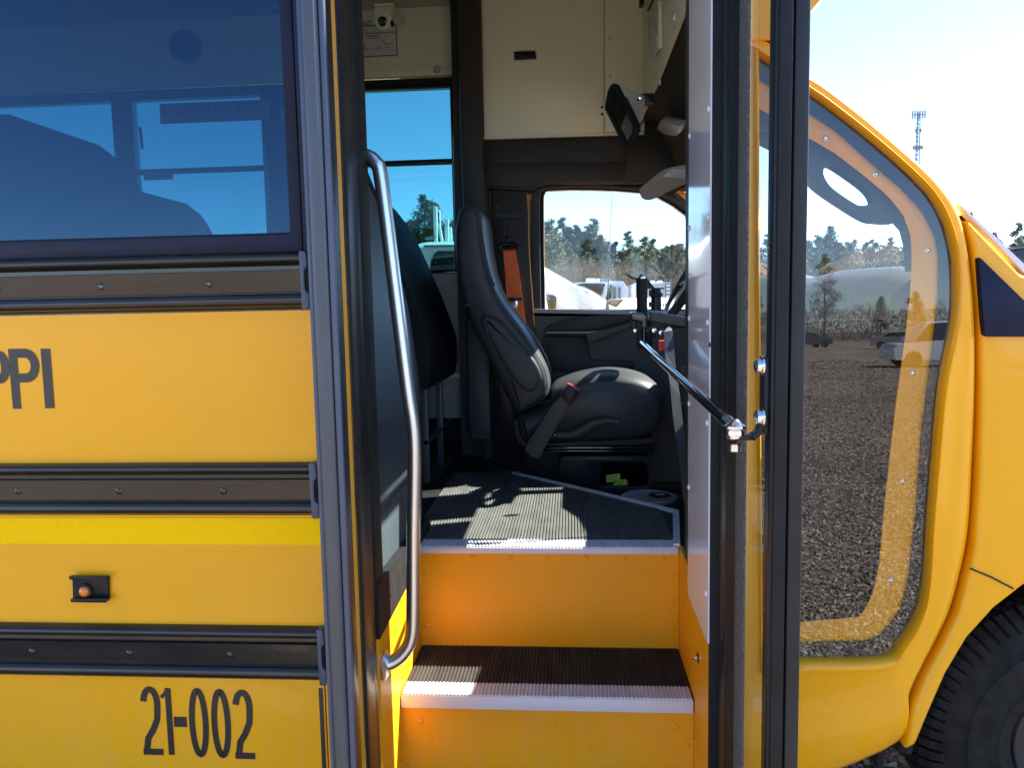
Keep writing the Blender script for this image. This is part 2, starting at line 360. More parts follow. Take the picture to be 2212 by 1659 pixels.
# ================================================================== SETTING
def ground():
    mb = MB(); mb.add([(-1500, -1500, 0), (1500, -1500, 0), (1500, 1500, 0), (-1500, 1500, 0)], [(0, 1, 2, 3)])
    m, nt, p = nodes('gravel_lot'); N, L = nt.nodes, nt.links
    tc = N.new('ShaderNodeTexCoord')
    v = N.new('ShaderNodeTexVoronoi'); v.inputs['Scale'].default_value = 26
    n = N.new('ShaderNodeTexNoise'); n.inputs['Scale'].default_value = .35; n.inputs['Detail'].default_value = 9
    L.new(tc.outputs['Object'], v.inputs['Vector']); L.new(tc.outputs['Object'], n.inputs['Vector'])
    r = N.new('ShaderNodeValToRGB'); r.color_ramp.elements[0].color = (.16, .13, .108, 1); r.color_ramp.elements[1].color = (.42, .35, .29, 1)
    sp = N.new('ShaderNodeSeparateColor'); L.new(v.outputs['Color'], sp.inputs[0]); L.new(sp.outputs[0], r.inputs[0])
    r2 = N.new('ShaderNodeValToRGB'); r2.color_ramp.elements[0].color = (.55, .5, .45, 1); r2.color_ramp.elements[0].position = .35; r2.color_ramp.elements[1].color = (1.15, 1.05, .95, 1); r2.color_ramp.elements[1].position = .65
    L.new(n.outputs[0], r2.inputs[0])
    mx = N.new('ShaderNodeMix'); mx.data_type = 'RGBA'; mx.blend_type = 'MULTIPLY'; mx.inputs[0].default_value = 1
    L.new(r.outputs[0], mx.inputs[6]); L.new(r2.outputs[0], mx.inputs[7]); L.new(mx.outputs[2], p.inputs['Base Color'])
    b = N.new('ShaderNodeBump'); b.inputs['Strength'].default_value = 1; b.inputs['Distance'].default_value = .02
    L.new(v.outputs['Distance'], b.inputs['Height']); L.new(b.outputs[0], p.inputs['Normal'])
    p.inputs['Roughness'].default_value = .95
    o = mb.build('ground', m); o['kind'] = 'structure'
    # loose stones over the lot where the door glass mirrors it and beside the wheel
    m2, nt, p = nodes('gravel_stone'); N, L = nt.nodes, nt.links
    at = N.new('ShaderNodeAttribute'); at.attribute_name = 'tone'
    r = N.new('ShaderNodeValToRGB'); cr = r.color_ramp
    cr.elements[0].color = (.085, .068, .055, 1); cr.elements[1].color = (.60, .50, .41, 1)
    e = cr.elements.new(.6); e.color = (.30, .245, .20, 1)
    L.new(at.outputs['Fac'], r.inputs[0]); L.new(r.outputs[0], p.inputs['Base Color']); p.inputs['Roughness'].default_value = .85
    rr = random.Random(3)
    vs = []; fs = []; tone = []
    def stone(x, y, s):
        b = len(vs); a = rr.uniform(0, 6.28); ca, sa = math.cos(a), math.sin(a); t = rr.random() ** 1.4
        sx, sy, sz = s * rr.uniform(.7, 1.3), s * rr.uniform(.45, .9), s * rr.uniform(.35, .8)
        z0 = sz * rr.uniform(-.1, .5)
        for (u, v, w) in ((1, 0, 0), (-1, .1, 0), (0, 1, .1), (.1, -1, 0), (rr.uniform(-.4, .4), rr.uniform(-.4, .4), 1), (.5, .6, .6)):
            u *= sx; v *= sy; w = w * sz + rr.uniform(-.2, .2) * sz
            vs.append((x + u * ca - v * sa, y + u * sa + v * ca, z0 + w))
        fs.extend([(b, b + 5, b + 4), (b, b + 2, b + 5), (b + 5, b + 2, b + 4), (b + 2, b + 1, b + 4), (b + 1, b + 3, b + 4), (b + 3, b, b + 4)])
        tone.extend([t] * 6)
    for i in range(95000):
        d = .3 + 1.0 * 40 ** (rr.random() ** .9) - 1.0
        y = 1.9 - d; x = rr.uniform(.2 + d * .16, 2.0 + d * .85)
        stone(x, y, rr.uniform(.006, .018) + .0011 * d)
    for i in range(5000):
        stone(rr.uniform(.5, 1.6), rr.uniform(1.6, 3.6), rr.uniform(.010, .022))
    me = bpy.data.meshes.new('loose_gravel'); me.from_pydata(vs, [], fs)
    a = me.attributes.new('tone', 'FLOAT', 'POINT'); a.data.foreach_set('value', tone)
    me.materials.append(m2); o = bpy.data.objects.new('loose_gravel', me); COL.objects.link(o); o['kind'] = 'stuff'
    tag(o, 'dark brown crushed gravel stones scattered over the lot beside the bus', 'gravel')
ground()

# ================================================================== THE BUS
YB = 1.90
BUS = thing('school_bus', (-1.0, 3.1, 0), 'yellow school bus with its folding entrance door standing open', 'bus')
BL = -4.2            # rear end of what is built
DL, DR = -.51, .345  # doorway jambs
FAR = 4.25
ZF, ZS, ZV = .784, .443, .60   # floor, step, driver's floor
def zz(py, px=400, y=YB): return PT(px, py, y=y).z
def xx(px, py, y=YB): return PT(px, py, y=y).x

# --- side skin
box('side_panel', BL, DL - .004, YB, YB + .03, zz(1010), zz(675), 'yellow', BUS)
box('side_panel', BL, DL - .004, YB, YB + .03, zz(1360), zz(1105), 'yellow', BUS)
seamx = xx(706, 1560)
box('side_panel', BL, seamx - .003, YB, YB + .03, .30, zz(1455), 'yellow', BUS)
box('side_panel', seamx + .001, DL - .004, YB, YB + .03, .30, zz(1455), 'yellow', BUS)
box('side_backing', BL, DL - .01, YB + .031, YB + .05, .32, zz(548), 'vdark', BUS)
box('side_panel', BL, DL - .17, YB, YB + .03, zz(556), zz(546, 600), 'yellow', BUS)
box('reflective_tape', BL, DL - .006, YB - .0015, YB - .0003, zz(1176), zz(1119), 'tape', BUS)

def rub_rail(top, bot, screws, sy):
    zt, zb = zz(top), zz(bot); h = zt - zb
    def P(f, d): return (YB - d, zt - h * f)
    prof = [P(0, -.001)]
    prof += [P(0.0, .010)]
    for k in range(9):
        a = math.pi * k / 8
        prof.append(P(.10 - .10 * math.cos(a) * .9, .012 + .016 * math.sin(a)))
    prof += [P(.215, .007), P(.23, .004), P(.30, .004), P(.315, .015), P(.70, .009), P(.715, .012)]
    for k in range(9):
        a = math.pi * k / 8
        prof.append(P(.845 - .12 * math.cos(a), .012 + .016 * math.sin(a)))
    prof += [P(.975, .006), P(1, .004), P(1, -.001)]
    xr = DL - .150
    mb = MB(); n = len(prof); xs = [BL + (xr - BL) * i / 40 for i in range(41)]
    mb.loft([[(x, y, z) for y, z in prof] for x in xs], closed=True, caps=True)
    rail = mb.build('rub_rail', 'blackpaint', BUS, smooth=True, ang=50)
    xs = [xx(s, sy) for s in screws]; dx = .252
    while xs[0] > BL + .3: xs.insert(0, xs[0] - dx)
    for x in xs:
        zc = zt - h * .52 + random.uniform(-.001, .001)
        MB().lathe((x, YB - .010, zc), (0, -1, 0), [(.0095, -.001), (.0095, .001), (.0075, .0035), (.004, .0045), (.0035, .0035), (.001, .0035)], 14).build('screw', 'blackgloss', rail, smooth=True, ang=50)
    MB().pxz(rnd([(xr - .004, zt + .003), (xr + .014, zt + .001), (xr + .016, zt - h * .25), (xr + .008, zt - h * .32), (xr + .008, zt - h * .68), (xr + .018, zt - h * .75), (xr + .016, zb - .003), (xr - .002, zb - .003)], .004, 2), YB - .031, YB - .0005).build('end_cap', 'bluegrey', rail, .003, smooth=True)
    return rail
rub_rail(552, 671, [3, 225, 457], 620)
rub_rail(999, 1112, [46, 263, 487], 1059)
rub_rail(1349, 1463, [76, 285, 501], 1408)

# --- lettering on the side
def stroke(parts, x0, z0, w, h, y, parent=BUS, name='letter', shear=0.0):
    mb = MB()
    for path, t in parts:
        P = [Vector(p) for p in path]; L_ = []; R_ = []
        closed = (P[0] - P[-1]).length < 1e-6
        if closed: P = P[:-1]
        n = len(P)
        for i, p in enumerate(P):
            if closed: d = P[(i + 1) % n] - P[i - 1]
            else: d = P[min(i + 1, n - 1)] - P[max(i - 1, 0)]
            d = Vector((d.x * w, d.y * h)).normalized(); nn = Vector((-d.y, d.x))
            q = Vector((x0 + p.x * w + shear * p.y * h, z0 + p.y * h))
            L_.append(q + nn * t / 2); R_.append(q - nn * t / 2)
        vs = [(a.x, y, a.y) for a in L_] + [(a.x, y, a.y) for a in R_]
        fs = [(i, (i + 1) % n, n + (i + 1) % n, n + i) for i in range(n if closed else n - 1)]
        if y > YB - .002 and path is not parts[0][0]: vs = [(a, y - .0004, c) for a, b, c in vs]
        mb.add(vs, fs)
    o = mb.build(name, 'letter', parent)
    return o
def arc(cx, cy, rx, ry, a0, a1, n=14):
    return [(cx + rx * math.cos(math.radians(a0 + (a1 - a0) * k / n)), cy + ry * math.sin(math.radians(a0 + (a1 - a0) * k / n))) for k in range(n + 1)]
def glyph(ch, l, r, top, bot, px_y=None, T=.0155):
    xm = (l + r) / 2
    x0 = xx(l, (top + bot) / 2); x1 = xx(r, (top + bot) / 2); z1 = zz(top, xm); z0 = zz(bot, xm)
    w, h = x1 - x0, z1 - z0; tx, tz = T / w, T / h
    a, b = tx / 2, tz / 2
    if ch == '0': ps = [(arc(.5, .5, .5 - a, .5 - b, 0, 360, 32), T)]
    elif ch == '2': ps = [(arc(.5, .75, .5 - a, .25 - b, 172, 0, 14) + [(1 - a - .01, .66), (.86 - a * .4, .52), (.55, .36), (.28, .24), (a * 1.15, b * 1.2)], T), ([(0, b), (1, b)], T)]
    elif ch == '1': ps = [([(.5 + .2, 0), (.5 + .2, 1)], T), ([(.08, .86), (.5, .93), (.66, .995)], T * .62)]
    elif ch == '-': ps = [([(0, .5), (1, .5)], h)]
    elif ch == 'I': ps = [([(.5, 0), (.5, 1)], w)]
    elif ch == 'P':
        ps = [([(a, 0), (a, 1)], T), ([(a, 1 - b), (.55, 1 - b)] + arc(.55, .72, .45 - a, .28 - b, 85, -85, 12) + [(.55, .44 + b), (a, .44 + b)], T)]
    stroke(ps, x0, z0, w, h, YB - .0012)
glyph('P', -25, 24, 757, 884, T=.0235); glyph('P', 23, 88, 753, 883, T=.0235); glyph('I', 93, 114, 753, 882)
glyph('P', -95, -35, 758, 886, T=.0235)
glyph('2', 306, 349, 1483, 1631, T=.0175); glyph('1', 350, 374, 1487, 1631, T=.0165); glyph('-', 376, 404, 1549, 1571)
glyph('0', 409, 451, 1486, 1637, T=.0165); glyph('0', 457, 499, 1488, 1639, T=.0165); glyph('2', 505, 548, 1490, 1640, T=.0175)
glyph('I', 695, 704, 1487, 1780)

# --- side marker lamp
mk = pris('marker_bracket', [(147, 1248), (228, 1249), (233, 1253), (234, 1295), (227, 1302), (151, 1301), (157, 1294), (156, 1254)], YB - .010, .0095, 'blackmetal', BUS, .0015)
v = PT(190, 1274, y=YB)
pris('bracket_lip', [(147, 1247), (229, 1248), (231, 1254), (151, 1253)], YB - .026, .016, 'blackmetal', mk, .001)
pris('bracket_lip', [(152, 1295), (233, 1294), (228, 1303), (152, 1302)], YB - .026, .016, 'blackmetal', mk, .001)
MB().lathe((v.x, YB - .010, v.z), (0, -1, 0), [(.021, 0), (.021, .004), (.0155, .007), (.0150, .004)], 24).build('grommet', 'rubber', mk, smooth=True)
MB().lathe((v.x, YB - .013, v.z), (0, -1, 0), [(.0145, 0), (.0145, .004), (.011, .009), (.006, .0115), (.001, .012)], 20).build('lens', 'amber', mk, smooth=True)

# --- near windows
zg0 = PT(300, 514, y=YB).z; zfr0 = zz(553, 300); zg1 = 2.62
xg1 = xx(628, 500); xf1 = xx(650, 540)
def near_window(xl, xr):
    w = frame_ring('passenger_window', [(xl - .05, zfr0), (xr + .03, zfr0), (xr + .03, zg1 + .05), (xl - .05, zg1 + .05)], [(xl, zg0), (xr, zg0), (xr, zg1), (xl, zg1)], YB - .006, YB + .035, 'frame', BUS, .003)
    box('sash', xr - .0015, xr + .018, YB + .0, YB + .02, zg0, zg1, 'rubber', w)
    box('sash', xl - .01, xr + .01, YB + .004, YB + .024, zg0 - .012, zg0 + .004, 'rubber', w)
    MB().box(xl, xr, YB + .018, YB + .022, zg0 + .004, zg1).build('pane', 'glass_tint', w)
    return w
ww = .98
for i in range(3):
    xr = xg1 - i * (ww + .10)
    near_window(xr - ww, xr)
box('door_post', xg1 + .030, DL - .002, YB - .004, YB + .05, zfr0, 2.9, 'frame', BUS, .004)
box('yellow_jamb_strip', -.576, -.556, YB - .0055, YB - .0042, .4, 2.9, 'yellow', BUS)
box('jamb_trim', DL - .022, DL + .001, YB - .003, YB + .07, ZF - .02, 2.9, 'rubber', BUS, .002)
box('post_cover', xg1 + .045, xg1 + .075, YB - .011, YB - .0045, zfr0 + .01, 2.9, 'bluegrey', BUS, .003)
box('window_header', BL, DR, YB + .001, YB + .05, 2.68, 3.26, 'yellow', BUS)
MB().lathe(PT(683, 470, y=YB - .011), (0, -1, 0), [(.006, 0), (.004, .003)], 10).build('screw', 'frame', BUS)

# --- roof, ceiling, floor, rear
def arch(n, off, y0, y1, z0, zt):
    out = []
    for k in range(n + 1):
        t = k / n; y = y0 + (y1 - y0) * t; out.append((y, z0 + (zt - z0) * (1 - abs(2 * t - 1) ** 2.6) ))
    return out
ro = arch(24, 0, YB, 4.34, 3.24, 3.56); ri = arch(24, 0, YB + .06, FAR + .02, 3.22, 3.48)
MB().loft([[(x, y, z) for y, z in ro] + [(x, y, z) for y, z in reversed(ri)] for x in (BL, .36)], closed=True, caps=True).build('roof', 'yellow', BUS, smooth=True)
ci = arch(24, 0, YB + .07, FAR + .0, 3.15, 3.42)
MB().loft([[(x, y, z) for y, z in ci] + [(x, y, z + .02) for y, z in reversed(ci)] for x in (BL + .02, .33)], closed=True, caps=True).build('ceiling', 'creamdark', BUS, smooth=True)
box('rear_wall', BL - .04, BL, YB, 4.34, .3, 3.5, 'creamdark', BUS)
fl = box('bus_floor', BL, -.566, YB + .05, FAR, ZF - .06, ZF - .004, 'floor', BUS)
box('far_skirt', BL, 1.0, 4.30, 4.34, .3, 1.0, 'yellow', BUS)

box('corner_filler', xx(1010, 700, 4.2) - .02, -.44, 4.0, FAR + .05, ZF - .05, 3.2, 'trim', BUS)
# --- far wall of the passenger room
zs0 = PT(950, 586, y=FAR).z; zs1 = PT(930, 190, y=FAR).z; zm = PT(900, 350, y=FAR).z
zk = PT(965, 905, y=4.2).z; xw = PT(1010, 700, y=4.2).x
def bxw(name, x0, x1, z0, z1, mat, y0=FAR, y1=FAR + .05, par=None, bev=0): return box(name, x0, x1, y0, y1, z0, z1, mat, par or BUS, bev)
bxw('wall_panel', BL, xw, zk, zs0 - .012, 'alu', FAR - .02)
bxw('wall_seam', BL, xw, PT(960, 818, y=4.2).z, PT(960, 808, y=4.2).z, 'alutrim', FAR - .026, FAR - .0205)
bxw('kick_panel', BL, xw, ZF - .02, zk - .002, 'carpet', FAR - .01)
xfr = PT(975, 300, y=FAR).x
wins = [(xfr - .86, xfr), (-2.41, -1.68), (-3.28, -2.53), (-4.1, -3.4)]
zt2 = PT(880, 160, y=FAR).z
bxw('upper_wall', BL, xw, zs1 + .055, 3.22, 'cream')
prevx = xw
for i, (a, b) in enumerate(wins):
    bxw('wall_post', b + .032, prevx, zs0 - .012, zs1 + .055, 'cream' if i == 0 else 'frame')
    w = frame_ring('far_window', [(a - .03, zs0 - .012), (b + .03, zs0 - .012), (b + .03, zs1 + .053), (a - .03, zs1 + .053)], [(a, zs0 + .01), (b, zs0 + .01), (b, zs1), (a, zs1)], FAR - .012, FAR + .045, 'blackgloss', BUS, .004)
    box('sash_bar', a, b, FAR + .0, FAR + .03, zm - .014, zm + .014, 'blackmetal', w, .003)
    MB().box(a, b, FAR + .012, FAR + .016, zs0 + .01, zm - .013).build('pane', 'glass_far', w)
    MB().box(a, b, FAR + .020, FAR + .024, zm + .013, zs1).build('pane', 'glass_far', w)
    prevx = a - .032
    if i == 1:
        x0 = PT(348, 240, y=FAR).x; z0 = PT(440, 265, y=FAR).z; z1 = PT(440, 221, y=FAR).z
        bd = MB().box(x0, x0 + .62, FAR - .014, FAR - .0125, z0, z1).build('emergency_exit_notice', 'vgrey', w)
        text_mesh('EMERGENCY EXIT', (z1 - z0) * .46, 'notice_lettering', 'letter', bd, (x0 + .02, FAR - .0155, z0 + (z1 - z0) * .42), (1, 0, 0), (0, 0, 1), w=.56)
        text_mesh('DO NOT BLOCK', (z1 - z0) * .22, 'notice_lettering', 'letter', bd, (x0 + .18, FAR - .0155, z0 + (z1 - z0) * .08), (1, 0, 0), (0, 0, 1), w=.26)
        v = PT(304, 285, y=FAR)
        MB().tube([(v.x, FAR - .01, v.z + .02), (v.x + .02, FAR - .04, v.z + .01), (v.x + .025, FAR - .045, v.z - .02), (v.x + .025, FAR - .04, v.z - .10)], .008, 8).build('window_latch', 'blackmetal', w, smooth=True)
        x0 = PT(313, 380, y=FAR).x; z0 = PT(345, 389, y=FAR).z; z1 = PT(345, 374, y=FAR).z
        bd = MB().box(x0, x0 + .17, FAR - .014, FAR - .0125, z0, z1).build('emergency_sticker', 'vgrey', w)
        text_mesh('EMERGENCY', (z1 - z0) * .6, 'sticker_lettering', 'letter', bd, (x0 + .01, FAR - .0155, z0 + (z1 - z0) * .2), (1, 0, 0), (0, 0, 1), w=.15)
bxw('window_ledge', BL, xw, zt2 - .02, zt2 + .03, 'cream', FAR - .03, FAR - .001, None, .008)
bxw('wall_cove', BL, xw, zt2 + .03, zt2 + .05, 'cream', FAR - .012, FAR - .001, None, .004)
v = PT(944, 149, y=FAR - .03)
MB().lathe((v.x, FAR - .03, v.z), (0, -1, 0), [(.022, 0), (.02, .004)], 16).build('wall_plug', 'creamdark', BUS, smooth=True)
# speaker grille seen through the tinted window
v = PT(394, 94, y=4.20)
MB().lathe((v.x, 4.23, v.z), (0, -1, 0), [(.085, -.02), (.085, .012), (.07, .02), (.01, .022)], 28).build('speaker_grille', 'blackmetal', BUS, smooth=True)
# notice placard and camera
yp = FAR - .004
p0 = PT(700, 128, y=yp); p1 = PT(858, 50, y=yp)
sg = box('important_notice', p0.x, p1.x, yp - .003, yp, p0.z, p1.z, 'paper', BUS)
zt, zb_ = p1.z, p0.z
def ln(x0, x1, z0, z1): return box('notice_line', x0, x1, yp - .0045, yp - .0032, z0, z1, 'letter', sg)
ln(p0.x, p1.x - .004, zt - .007, zt - .003); ln(p0.x, p1.x - .004, zb_ + .003, zb_ + .007); ln(p1.x - .008, p1.x - .004, zb_ + .003, zt - .003)
zh = PT(800, 72, y=yp).z; ln(p0.x, p1.x - .005, zh, zh + .003)
a = PT(731, 59, y=yp)
text_mesh('IMPORTANT', .030, 'notice_lettering', 'letter', sg, (PT(727, 58, y=yp).x, yp - .004, PT(780, 58, y=yp).z), (1, 0, 0), (0, 0, 1), w=PT(804, 58, y=yp).x - PT(727, 58, y=yp).x)
text_mesh('BEFORE DRIVING THIS VEHICLE', .010, 'notice_lettering', 'letter', sg, (a.x - .06, yp - .004, PT(780, 67, y=yp).z), (1, 0, 0), (0, 0, 1), w=.22)
for (x, y, wd) in ((790, 77, .075), (792, 80, .07), (797, 83, .05), (759, 89, .03), (759, 94, .025), (830, 95, .05), (832, 102, .03), (810, 106, .04), (765, 108, .08)):
    q = PT(x, y, y=yp); ln(q.x, q.x + wd, q.z, q.z + .0022)
for (x0, y0, x1, y1) in ((818, 80, 832, 93), (822, 99, 815, 103)):
    q, s = PT(x0, y0, y=yp), PT(x1, y1, y=yp)
    MB().tube([(q.x, yp - .004, q.z), (s.x, yp - .004, s.z)], .0012, 5).build('notice_line', 'letter', sg)
q = PT(784, 102, y=yp)
for rr_, st in ((.017, 0), (.009, 90)):
    MB().loft([[(q.x + r2 * math.cos(t * math.pi / 12), yp - .0046, q.z + r2 * .8 * math.sin(t * math.pi / 12)) for t in range(24)] for r2 in (rr_, rr_ - .0035)]).build('notice_emblem', 'letter', sg)
# small dome camera hanging in front of the placard
yc = 3.9
q = PT(829, 42, y=yc)
cm = box('bus_camera', q.x - .048, q.x + .048, yc, yc + .02, q.z - .005, q.z + .065, 'cream', BUS, .006)
MB().lathe((q.x, yc + .01, q.z), (0, -1, -.25), [(.046, -.03), (.047, .0), (.044, .02), (.030, .030)], 24).build('camera_ball', 'cream', cm, smooth=True)
MB().lathe((q.x - .002, yc - .012, q.z - .012), (0, -1, -.25), [(.023, -.004), (.023, .012), (.014, .014), (.012, .010)], 20).build('camera_lens', 'blackgloss', cm, smooth=True)
MB().tube([(q.x + .04, yc - .005, q.z - .01), (q.x + .045, yc - .01, q.z - .035)], .008, 8).build('camera_clip', 'blackmetal', cm)
box('camera_bracket', q.x - .045, q.x + .05, yc - .004, yc + .25, q.z + .066, q.z + .076, 'cream', cm)

# --- doorway: stepwell
def corr(name, x0, x1, y0, ytop, z, mat, parent, pitch=.0107, amp=.0035):
    n = int((x1 - x0) / pitch); pitch = (x1 - x0) / n; mb = MB(); pts = []
    for i in range(n):
        b = x0 + i * pitch
        pts += [(b, 0), (b + pitch * .22, amp), (b + pitch * .62, amp), (b + pitch * .80, 0)]
    pts.append((x1, 0))
    f = ytop if callable(ytop) else (lambda x: ytop)
    pts = [(x, a, f(x)) for x, a in pts]
    pts = [p for p in pts if p[2] > y0 + .004]
    vs = [(x, y0, z + a) for x, a, t in pts] + [(x, t, z + a) for x, a, t in pts]; m = len(pts)
    fs = [(i, i + 1, m + i + 1, m + i) for i in range(m - 1)]
    vs += [(x, y0, z - .006) for x, a, t in pts]; fs += [(i, 2 * m + i, 2 * m + i + 1, i + 1) for i in range(m - 1)]
    mb.add(vs, fs); o = mb.build(name, mat, parent, fix=True); return o
N1, N2 = 2.12, 2.44
st = box('lower_step', DL, DR - .015, N1 + .01, N2 + .02, ZS - .05, ZS - .007, 'blackmetal', BUS)
corr('ribbed_tread', DL + .004, DR - .019, N1 + .068, N2 + .004, ZS - .004, 'ribtan', st)
corr('ribbed_nosing', DL + .004, DR - .019, N1 - .004, N1 + .067, ZS - .004, 'nosing', st)
box('nosing_lip', DL + .001, DR - .017, N1 - .007, N1 + .006, ZS - .045, ZS - .006, 'lip', st, .003)
ft = BUS
def pz(px, py): p = PT(px, py, z=ZF); return (p.x, p.y)
e = [pz(1110, 1022), pz(1460, 1105), pz(1497, 1185)]
print('edge', e)
def ymax(x):
    if x <= e[0][0]: return e[0][1] + .02
    if x <= e[1][0]: return e[0][1] + (e[1][1] - e[0][1]) * (x - e[0][0]) / (e[1][0] - e[0][0])
    return max(N2, e[1][1] + (N2 + .02 - e[1][1]) * (x - e[1][0]) / (max(e[2][0], e[1][0] + .02) - e[1][0]))
xe = min(DR - .017, e[2][0])
up = MB().add([(-.566, N2 + .01, ZF - .007), (xe, N2 + .01, ZF - .007), (e[1][0], e[1][1], ZF - .007), (e[0][0], e[0][1], ZF - .007), (-.38, 3.9, ZF - .007), (-.45, 4.22, ZF - .007), (-.566, 4.22, ZF - .007),
               (-.566, N2 + .01, ZF - .05), (xe, N2 + .01, ZF - .05), (e[1][0], e[1][1], ZF - .05), (e[0][0], e[0][1], ZF - .05), (-.38, 3.9, ZF - .05), (-.45, 4.22, ZF - .05), (-.566, 4.22, ZF - .05)],
              [tuple(range(7)), tuple(range(13, 6, -1))] + [(i, 7 + i, 7 + (i + 1) % 7, (i + 1) % 7) for i in range(7)]).build('raised_floor', 'floor', BUS)
corr('ribbed_mat', -.56, xe - .006, N2 + .066, ymax, ZF - .0045, 'rib', up)
corr('ribbed_nosing', DL + .004, xe - .002, N2 - .012, N2 + .065, ZF - .0045, 'nosing', up)
box('nosing_lip', DL + .001, DR - .017, N2 - .016, N2 - .002, ZF - .026, ZF - .006, 'lip', up, .003)
def strip3(name, pts, w, h, mat, parent):
    mb = MB(); L_, R_ = [], []
    P = [Vector((p[0], p[1])) for p in pts]
    for i, p in enumerate(P):
        d = (P[min(i + 1, len(P) - 1)] - P[max(i - 1, 0)]).normalized(); nn = Vector((-d.y, d.x)) * w / 2
        L_.append(p + nn); R_.append(p - nn)
    loops = [[(a.x, a.y, ZF - .006), (a.x, a.y, ZF + h), (b.x, b.y, ZF + h), (b.x, b.y, ZF - .006)] for a, b in zip(L_, R_)]
    mb.loft(loops, closed=True, caps=True); return mb.build(name, mat, parent)
strip3('edge_trim', [e[0], e[1]], .022, .005, 'nosing', up)
strip3('edge_trim', [e[1], (xe - .004, N2 + .0)], .022, .005, 'alutrim', up)
strip3('edge_trim', smooth_path([pz(1110, 1022) + (0,), pz(1075, 1012) + (0,), pz(1052, 1000) + (0,), pz(1045, 985) + (0,)], 5), .014, .004, 'graymetal', up)
# risers and well walls
def riser(y, z0, z1, nr, zr, rows):
    r = box('riser', DL, DR - .015, y, y + .006, z0, z1, 'yellow_in', BUS)
    for i in range(nr):
        x = DL + .055 + (DR - DL - .12) * i / (nr - 1)
        MB().lathe((x, y, zr), (0, -1, 0), [(.0085, 0), (.008, .0025), (.004, .0042), (.0005, .0045)], 12).build('rivet', 'yellow_in', r, smooth=True)
    for z in rows:
        for x in (DL + .02, DR - .035):
            MB().lathe((x, y, z), (0, -1, 0), [(.0085, 0), (.008, .0025), (.004, .0042), (.0005, .0045)], 12).build('rivet', 'yellow_in', r, smooth=True)
    return r
riser(N2, ZS - .004, ZF - .026, 7, ZF - .045, (.69, .60, .51))
riser(N1 + .004, .12, ZS - .044, 2, ZS - .09, (.30, .22))
box('well_floor', DL, DR, YB - .02, N1, .10, .125, 'blackmetal', BUS)
wl_ = MB().add([(DL, YB + .002, .1), (DL, N2, .1), (DL, N2, ZF - .03), (DL, YB + .002, ZF - .03), (DL - .01, YB + .002, .1), (DL - .01, N2, .1), (DL - .01, N2, ZF - .03), (DL - .01, YB + .002, ZF - .03)], [(0, 1, 2, 3), (7, 6, 5, 4), (0, 4, 5, 1), (1, 5, 6, 2), (2, 6, 7, 3), (3, 7, 4, 0)]).build('stepwell_wall', 'yellow_in', BUS)
wr_ = box('stepwell_wall', DR - .014, DR - .004, YB + .002, N2, .1, ZF + .0, 'yellow_in', BUS)
for w_, x, sgn in ((wl_, DL, 1), (wr_, DR - .014, -1)):
    for (y, z) in ((N1 - .03, .33), (N1 - .03, .24), (N2 - .04, .60), (N2 - .04, .69), (N1 + .05, .70)):
        MB().lathe((x, y, z), (sgn, 0, 0), [(.0085, 0), (.008, .0025), (.004, .0042), (.0005, .0045)], 12).build('rivet', 'yellow_in', w_, smooth=True)
# interlock hole and bolt low on the front well wall
q = PT(1508, 1422, x=DR - .0145)
MB().lathe(q, (-1, 0, 0), [(.014, -.001), (.014, .002), (.012, .002)], 14).build('stepwell_grommet', 'rubber', wr_)
MB().lathe(q, (-1, 0, 0), [(.007, 0), (.007, .010), (.004, .012)], 8).build('stepwell_bolt', 'chrome', wr_, smooth=True)
# white jamb panel
jz0 = PT(1522, 1338, x=DR).z
JY = PT(1500, 1000, x=DR).y
print('jamb', jz0, JY)
JL = DR - .018
jm = MB().box(JL, JL + .004, YB - .012, JY, jz0, 3.15).build('jamb_panel', 'white', BUS)
box('jamb_edge', JL + .0045, DR + .02, YB - .011, YB + .02, .3, 2.95, 'rubber', jm, .002)
for py in (745 * .3623 + 0, 1330 * .3623, 560 * .3106 + 515.2, 1195 * .3106 + 515.2, 1080):
    q = PT(1506, py, x=JL)
    MB().lathe((JL, JY - .016, q.z), (-1, 0, 0), [(.008, 0), (.0075, .002), (.004, .004), (.001, .0042)], 14).build('rivet', 'white', jm, smooth=True)
for py in (600 * .3623, 1270 * .3623, 590 * .3106 + 515.2, 1325 * .3106 + 515.2, 1320):
    q = PT(1543, py, x=JL)
    MB().lathe((JL, YB + .012, q.z), (-1, 0, 0), [(.008, 0), (.0075, .002), (.004, .004), (.001, .0042)], 14).build('rivet', 'white', jm, smooth=True)
q = PT(1533, 745, x=JL)
MB().lathe((JL, q.y, q.z), (-1, 0, 0), [(.006, -.001), (.006, .001)], 14).build('hole_dark_disc', 'blackgloss', jm)  # black disc stands in for the dark inside an oval hole
box('jamb_back_shade', DR - .004, DR + .03, JY + .002, JY + .16, ZF, 2.95, 'trim', BUS)  # jamb backing, run deeper out of view to keep sun off the stepwell wall
box('doorway_header', DL, DR, YB + .051, YB + .3, 2.70, 3.2, 'creamdark', BUS)

